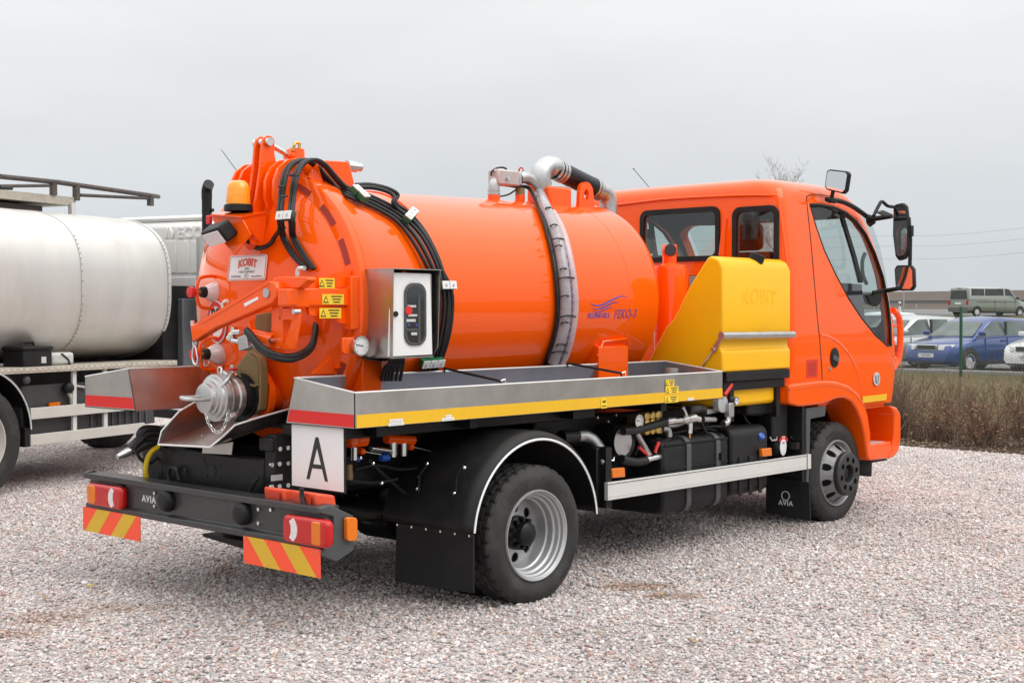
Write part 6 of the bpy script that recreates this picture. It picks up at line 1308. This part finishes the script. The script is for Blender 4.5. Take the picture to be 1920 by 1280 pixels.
        if van: M().bx(-h+.0, -h-.02, s*(W_/2*.95), s*(W_/2*.78), .78, 1.08).ob('tail_lamp', RLENS, e, bevel=.01)
        else:
            M().prism([(h-.13, s*.40, .60), (h-.26, s*(W_/2-.10), .62), (h-.34, s*(W_/2-.10), .77), (h-.16, s*.40, .755)], (.14, 0, 0)).ob('headlight', mat('headlamp', (.70, .72, .72), .12, coat=1, var=.15, nscale=20), e, bevel=.02)
    # windscreen and tailgate glass
    x1, z1, x0, z0 = (h-1.52, H-.12, h-.88, 1.12) if van else (.37, H-.14, h-1.04, .985)
    M().add([(x0+.02, -wb*.90, z0), (x0+.02, wb*.90, z0), (x1+.03, wt*.93, z1), (x1+.03, -wt*.93, z1)], [(0, 1, 2, 3)]).ob('windscreen', glass, e, smooth=0, solid=.006)
    rx0, rz0, rx1, rz1 = (-h+.045, 1.16, -h+.085, H-.22) if van else (-h+.15, 1.06, -h+.32, H-.16)
    M().add([(rx0-.03, -wb*.80, rz0), (rx0-.03, wb*.80, rz0), (rx1-.035, wt*.85, rz1), (rx1-.035, -wt*.85, rz1)], [(0, 1, 2, 3)]).ob('rear_window', glass if not van else CGLASS, e, smooth=0, solid=.006)
    if van:
        M().bx(-h-.012, -h+.02, -.27, .27, .80, .92).ob('number_plate', WHITE, e); M().bx(-h-.03, -h+.03, -W_/2*.96, W_/2*.96, .36, .62).ob('rear_bumper', mat('van_bumper', (.12, .125, .12), .6), e, bevel=.03)
        M().bx(-h+.055, -h+.09, -.16, .16, H-.09, H-.05).ob('brake_light', RLENS, e)
        for s in (-1, 1): M().bx(-1.9, 1.6, s*(W_/2+.001), s*(W_/2-.01), .96, .985).ob('door_rail', GPLAST, e)
    else:
        M().bx(h-.06, h-.015, -.34, .34, .60, .76).ob('grille_frame', CHROME, e, bevel=.012); M().bx(h-.04, h-.008, -.31, .31, .625, .735).ob('grille', INK, e, bevel=.006)
        M().bx(h-.06, h+.008, -.26, .26, .41, .52).ob('number_plate', WHITE, e); M().bx(h-.12, h-.01, -.62, .62, .26, .38).ob('bumper_intake', INK, e, bevel=.01)
        text('1AK 2361', .085, INK, e, lambda s, t, hh: Vector((h+.0095+hh, s, .465+t)), sx=.95, bold=.001)
    return e
BLUEP = mat('blue_car_paint', (.006, .045, .23), .3, coat=1, var=.03, metal=.3); SILP = mat('silver_car_paint', (.50, .52, .54), .35, coat=1, metal=.6, var=.03)
WHTP = mat('white_car_paint', (.78, .80, .79), .3, coat=1, var=.02); VANP = mat('grey_green_van_paint', (.24, .27, .235), .35, coat=.8, metal=.3, var=.04, dirt=(.20, .19, .15, .3)); PALEP = mat('pale_car_paint', (.66, .70, .68), .3, coat=1, var=.02)
G_ = 'cars parked nose to the kerb'
car('parked_car', (31.55, 10.15, .0), radians(166), BLUEP, 'blue hatchback parked behind the green fence post', 'car', 4.1, 1.74, 1.52, glass=CGLASSL, group=G_)
car('parked_car', (32.4, 12.75, .0), radians(166), SILP, 'silver estate car half hidden between truck cab and blue car', 'car', 4.3, 1.70, 1.56, glass=CGLASSL, group=G_)
car('parked_car', (31.3, 7.35, .0), radians(168), WHTP, 'white car at the right edge of the picture beside the blue hatchback', 'car', 4.0, 1.68, 1.50, group=G_)
car('parked_car', (42.5, 12.0, .05), pi, PALEP, 'pale car whose roof shows behind the blue hatchback', 'car', 4.3, 1.7, 1.62, group=G_)
car('parked_car', (43, 19.0, .05), pi, WHTP, 'white car whose roof shows above the silver estate car', 'car', 4.3, 1.72, 1.62, group=G_)
vl = D(1853, 91, 0); car('passenger_van', (vl.x, vl.y, hz(vl.x)+.012), radians(-22), VANP, 'grey-green passenger van driving on the road beyond the car park', 'van', 5.3, 1.90, 1.94, van=True)
# ------------------------------------------------------------------ fence, guard rail, posts
WIRE = mat('fence_wire', (.22, .26, .23), .5, metal=.4); FGREEN = mat('fence_green', (.012, .085, .05), .45, var=.08)
fx_ = 27.6; FE = empty('chain_link_fence', (fx_, 9.4, 0)); tag(FE, 'thin chain link fence with green metal posts in front of the cars', 'fence')
for y in (-6, -3, 0, 3, 6, 9):
    p_ = M().bx(-.03, .03, y-.03, y+.03, 0, 1.76).ob('post', FGREEN, FE, bevel=.004); M().bx(-.035, .035, y-.035, y+.035, 1.765, 1.785).ob('post_cap', FGREEN, p_)
for z in (.08, .85, 1.60): M().tube([(0, -6, z), (0, 9, z)], .003, 4).ob('tension_wire', FGREEN, FE)
wm = M(); n_ = 0
for i in range(int(15/.075)):
    y = -6+i*.075
    for s in (1, -1):
        a, b = Vector((0, y, .05)), Vector((0, y+s*1.5, 1.6))
        if -6 <= b.y <= 9: wm.tube([a, b], .004, 3, False)
nm = wm.ob('wire_mesh', WIRE, FE, smooth=0); nm['kind'] = 'stuff'
y0 = D(1802, 34.5, 0).y; FE.location.y = y0; FE.location.x = D(1802, 34.5, 0).x
GR = empty('guard_rail', (105.2, 0, 0)); tag(GR, 'long grey steel guard rail along the far side of the road', 'guard rail')
zg = hz(105.2)
M().prism([(0, -60, zg+.50), (-.03, -60, zg+.55), (.02, -60, zg+.62), (.02, -60, zg+.66), (-.03, -60, zg+.74), (0, -60, zg+.80), (.03, -60, zg+.80), (.03, -60, zg+.50)], (0, 180, 0)).ob('rail_beam', mat('rail_steel', (.16, .165, .17), .6, metal=.4, var=.2), GR)
for k in range(46): M().bx(.04, .12, -60+4*k, -59.9+4*k, zg-.3, zg+.76).ob('post', GALV, GR)
def delineator(u, dep, label):
    q = D(u, dep, 0); e = empty('delineator_post', (q.x, q.y, hz(q.x))); tag(e, label, 'road post')
    M().bx(-.06, .06, -.07, .07, 0, 1.0).ob('body', WHITE, e, bevel=.02); M().bx(-.064, .064, -.074, .074, .68, .86).ob('black_band', INK, e); M().bx(-.07, -.064, -.03, .03, .72, .82).ob('reflector', WLENS, e)
delineator(1687, 97, 'white delineator post with black band beside the road')
q = D(1694.5, 96, 0); PO_ = empty('road_sign_pole', (q.x, q.y, hz(q.x))); tag(PO_, 'thin grey pole standing by the road next to the delineator', 'pole')
M().cyl((0, 0, 0), (0, 0, 2.9), .045, n=8).ob('pole', GALV, PO_); M().cyl((0, 0, 2.9), (0, 0, 2.94), .055, n=8).ob('pole_cap', GALV, PO_)
# ------------------------------------------------------------------ shrubs, tree, power line, leaves
TWIG = mat('twig_bark', (.135, .082, .055), .9, var=.45, nscale=30); TWIG2 = mat('pale_twig', (.26, .19, .14), .9, var=.3, nscale=30); RUST = mat('rusty_leaf', (.30, .15, .075), .8, var=.5, nscale=40); DRYL = mat('dry_leaf', (.36, .24, .14), .8, var=.4, nscale=30)
def shrub(x, y, hgt, spread, n, label, leaf, rnd, pale=.3, arch=.4):
    e = empty('bare_shrub', (x, y, .01)); tag(e, label, 'shrub', 'leafless shrubs along the edge of the yard')
    for nm, mt_, share in (('branches', TWIG, 1-pale), ('pale_stems', TWIG2, pale)):
        mb = M()
        for i in range(int(n*share)):
            a = rnd.uniform(0, 6.28); lean = rnd.uniform(.05, 1)*spread; L_ = hgt*rnd.choice((.5, .65, .8, .95, 1.1, 1.35))*rnd.uniform(.9, 1.15); r0 = rnd.choice((.002, .0025, .003, .004, .007))
            bx_, by_ = rnd.gauss(0, spread*.28), rnd.gauss(0, spread*.28); P_ = []
            bend = rnd.uniform(0, arch)
            for k in range(5):
                t = k/4; P_.append((bx_+cos(a)*lean*(t**1.3)+rnd.uniform(-.02, .02), by_+sin(a)*lean*(t**1.3)+rnd.uniform(-.02, .02), L_*(t-bend*t*t*t)))
            mb.tube(P_, [r0*(1-.75*k/4) for k in range(5)], 3, False)
            for j in range(3):
                b0 = Vector(P_[rnd.choice((1, 2, 3))]); a2 = a+rnd.uniform(-1.6, 1.6); l2 = rnd.uniform(.08, .28)*hgt
                b1 = b0+Vector((cos(a2)*l2*.6, sin(a2)*l2*.6, l2*rnd.uniform(.3, .9))); mb.tube([b0, (b0+b1)/2+Vector((rnd.uniform(-.01, .01),)*3), b1], [r0*.6, r0*.45, r0*.25], 3, False)
        o = mb.ob(nm, mt_, e, smooth=0); o['kind'] = 'stuff'
    if leaf:
        mb = M()
        cl = [(rnd.gauss(0, spread*.5), rnd.gauss(0, spread*.5), hgt*rnd.uniform(.12, .72)) for _ in range(7)]
        for i in range(leaf):
            g_ = rnd.choice(cl); c = Vector((g_[0]+rnd.gauss(0, .10), g_[1]+rnd.gauss(0, .10), max(.03, g_[2]+rnd.gauss(0, .08)))); s = rnd.uniform(.014, .028)
            R = Matrix.Rotation(rnd.uniform(0, 6.28), 3, 'Z') @ Matrix.Rotation(rnd.uniform(-1.2, 1.2), 3, 'X')
            mb.add([c+R @ Vector(p_) for p_ in ((-s, 0, 0), (0, -s*.5, s*.2), (s, 0, 0), (0, s*.5, s*.2))], [(0, 1, 2, 3)])
        o = mb.ob('withered_leaves', RUST, e, smooth=0); o['kind'] = 'stuff'
    return e
rnd = random.Random(5)
SHR = [(10.9, 2.55, .95, .45, 380, 'dense grey twiggy shrub right beside the front of the orange truck', 0, .55, .12), (10.7, 1.95, .80, .45, 260, 'twiggy brown shrub, second from the front of the orange truck', 60, .35, .3), (10.75, 1.35, .50, .5, 170, 'low shrub with rusty withered leaves in the middle of the bed', 330, .2, .6), (10.5, .70, .56, .5, 160, 'sprawling shrub with rusty leaves near the right edge', 300, .2, .7), (11.8, 1.5, .85, .55, 150, 'arching thorny shrub behind the low rusty one', 120, .25, .8), (11.9, .7, .90, .55, 150, 'tall arching brown shrub at the back of the bed by the right edge', 160, .2, .8), (11.7, 2.6, .85, .5, 160, 'bushy brown shrub behind the grey twiggy one', 80, .4, .4), (12.8, 1.2, .8, .6, 60, 'loose thorny shrub at the edge of the grass', 140, .2, .8), (12.9, 2.4, .8, .6, 70, 'loose thorny shrub on the grass behind the truck bumper', 120, .2, .8), (10.6, -.1, .7, .5, 200, 'rusty leaved shrub just outside the right edge of the picture', 200, .2, .6), (12.7, .2, .85, .6, 180, 'thorny shrub at the back, nearest the right edge of the picture', 140, .2, .8)]
for x, y, h_, sp_, n_, lab, lf, pl_, ar_ in SHR: shrub(x, y, h_*1.08, sp_, n_, lab, lf, rnd, pl_, ar_)
gb = M()
for i in range(9000):
    x, y = rnd.uniform(12.6, 22), 0; y = rnd.uniform(-.5, 7)
    a = rnd.uniform(0, 6.28); l = rnd.uniform(.04, .12); w = .004; dx, dy = cos(a)*l*.5, sin(a)*l*.5
    gb.add([(x-w*sin(a), y+w*cos(a), .014), (x+w*sin(a), y-w*cos(a), .014), (x+dx, y+dy, .014+l)], [(0, 1, 2)])
go_ = gb.ob('dry_grass', mat('dry_grass_blades', (.19, .155, .08), .9, var=.35, nscale=3), None, smooth=0); struct(go_, 'stuff'); go_['label'] = 'short yellowish winter grass'
lt = M()
for i in range(2600):
    x, y = rnd.uniform(9.75, 13.2), rnd.uniform(-1, 4); s = rnd.uniform(.012, .03); R = Matrix.Rotation(rnd.uniform(0, 6.28), 3, 'Z') @ Matrix.Rotation(rnd.uniform(-.5, .5), 3, 'X')
    lt.add([Vector((x, y, .02))+R @ Vector(p_) for p_ in ((-s, 0, 0), (0, -s*.5, .004), (s, 0, 0), (0, s*.5, .004))], [(0, 1, 2, 3)])
lo_ = lt.ob('leaf_litter', DRYL, None, smooth=0); struct(lo_, 'stuff'); lo_['label'] = 'brown fallen leaves under the shrubs'
# bare tree behind the cab
tq = D(1452, 72, 0); TE = empty('bare_tree', (tq.x, tq.y, hz(tq.x))); tag(TE, 'leafless tree whose top shows above the cab roof', 'tree')
BARK = mat('birch_bark', (.40, .38, .36), .9, var=.3)
tm = M(); br = M()
def grow(mb, p, d, L_, r, lev, rnd):
    n = 4; P_ = [p]; dd = d.copy()
    for k in range(n): dd = (dd+Vector((rnd.uniform(-.13, .13), rnd.uniform(-.13, .13), .05))).normalized(); P_.append(P_[-1]+dd*L_/n)
    mb.tube(P_, [max(.0035, r*(1-.6*k/n)) for k in range(n+1)], 5 if lev < 2 else 3, False)
    if lev >= 5: return
    for k in range((0, 7, 6, 4, 3, 2)[lev] if lev else 9):
        i = rnd.randint(1 if lev else 2, n); a = rnd.uniform(0, 6.28); q = P_[i]; sp_ = rnd.uniform(.45, .85)
        nd = (dd*(1.0-sp_*.45)+Vector((cos(a), sin(a), .35))*sp_).normalized(); grow(br, q, nd, L_*rnd.uniform(.34, .5), r*.45, lev+1, rnd)
grow(tm, Vector((0, 0, 0)), Vector((0, 0, 1)), 6.0, .07, 0, random.Random(11))
tm.ob('trunk', BARK, TE); bo = br.ob('crown', BARK, TE, smooth=0); bo['kind'] = 'stuff'
# overhead wires far off
for k, (v0, v1, lab) in enumerate(((442, 425, 'topmost of the three overhead wires at the right'), (461, 446, 'middle one of the three overhead wires at the right'), (484, 472, 'lowest of the three overhead wires at the right'))):
    a, b = CAM+ray(1600, v0+2)*190, CAM+ray(2000, v1-6)*150; mid = (a+b)/2-Vector((0, 0, .5))
    a2 = CAM+ray(1000, v0+18)*240
    o = M().tube(spline([a2, a, mid, b], 6), .014, 4).ob('overhead_wire', mat('wire', (.28, .28, .29), .6), None); tag(o, lab, 'power line', 'overhead wires')
# leaves and bits of wood on the gravel
def leaf(u, v, s, m, label, rz):
    q = B(u, v, 'z', .022); R = Matrix.Rotation(rz, 3, 'Z'); mb = M()
    pts = [(-1, 0, .1), (-.4, -.35, .0), (.3, -.4, .12), (1, 0, .25), (.3, .4, .05), (-.4, .35, .15)]
    mb.prism([R @ Vector((p_[0]*s, p_[1]*s, p_[2]*s)) for p_ in pts], (0, 0, .002)); o = mb.ob('fallen_leaf', m, None, smooth=0); o.location = q; tag(o, label, 'leaf', 'leaves fallen on the gravel')
YL = mat('yellow_leaf', (.50, .36, .05), .7, var=.2)
leaf(170, 1098, .035, YL, 'yellow leaf on the gravel at the lower left', .3); leaf(85, 1121, .04, DRYL, 'brown leaf on the gravel below the yellow one at lower left', 1.2); leaf(420, 1062, .045, DRYL, 'brown leaf on the gravel between the two chevron plates', .5); leaf(1240, 1113, .035, DRYL, 'brown leaf on the gravel right of the rear wheel', .2); leaf(1130, 1190, .03, DRYL, 'small curled brown leaf on the gravel below the rear wheel', 2.0)
wq = B(1298, 1200, 'z', .025); wc = M().box((0, 0, 0), (.085, .022, .012), Matrix.Rotation(.9, 3, 'Z')).ob('wood_chip', mat('weathered_wood', (.30, .24, .15), .8, var=.2), None, bevel=.003); wc.location = wq; tag(wc, 'small pale wood chip lying on the gravel at lower right', 'wood chip')
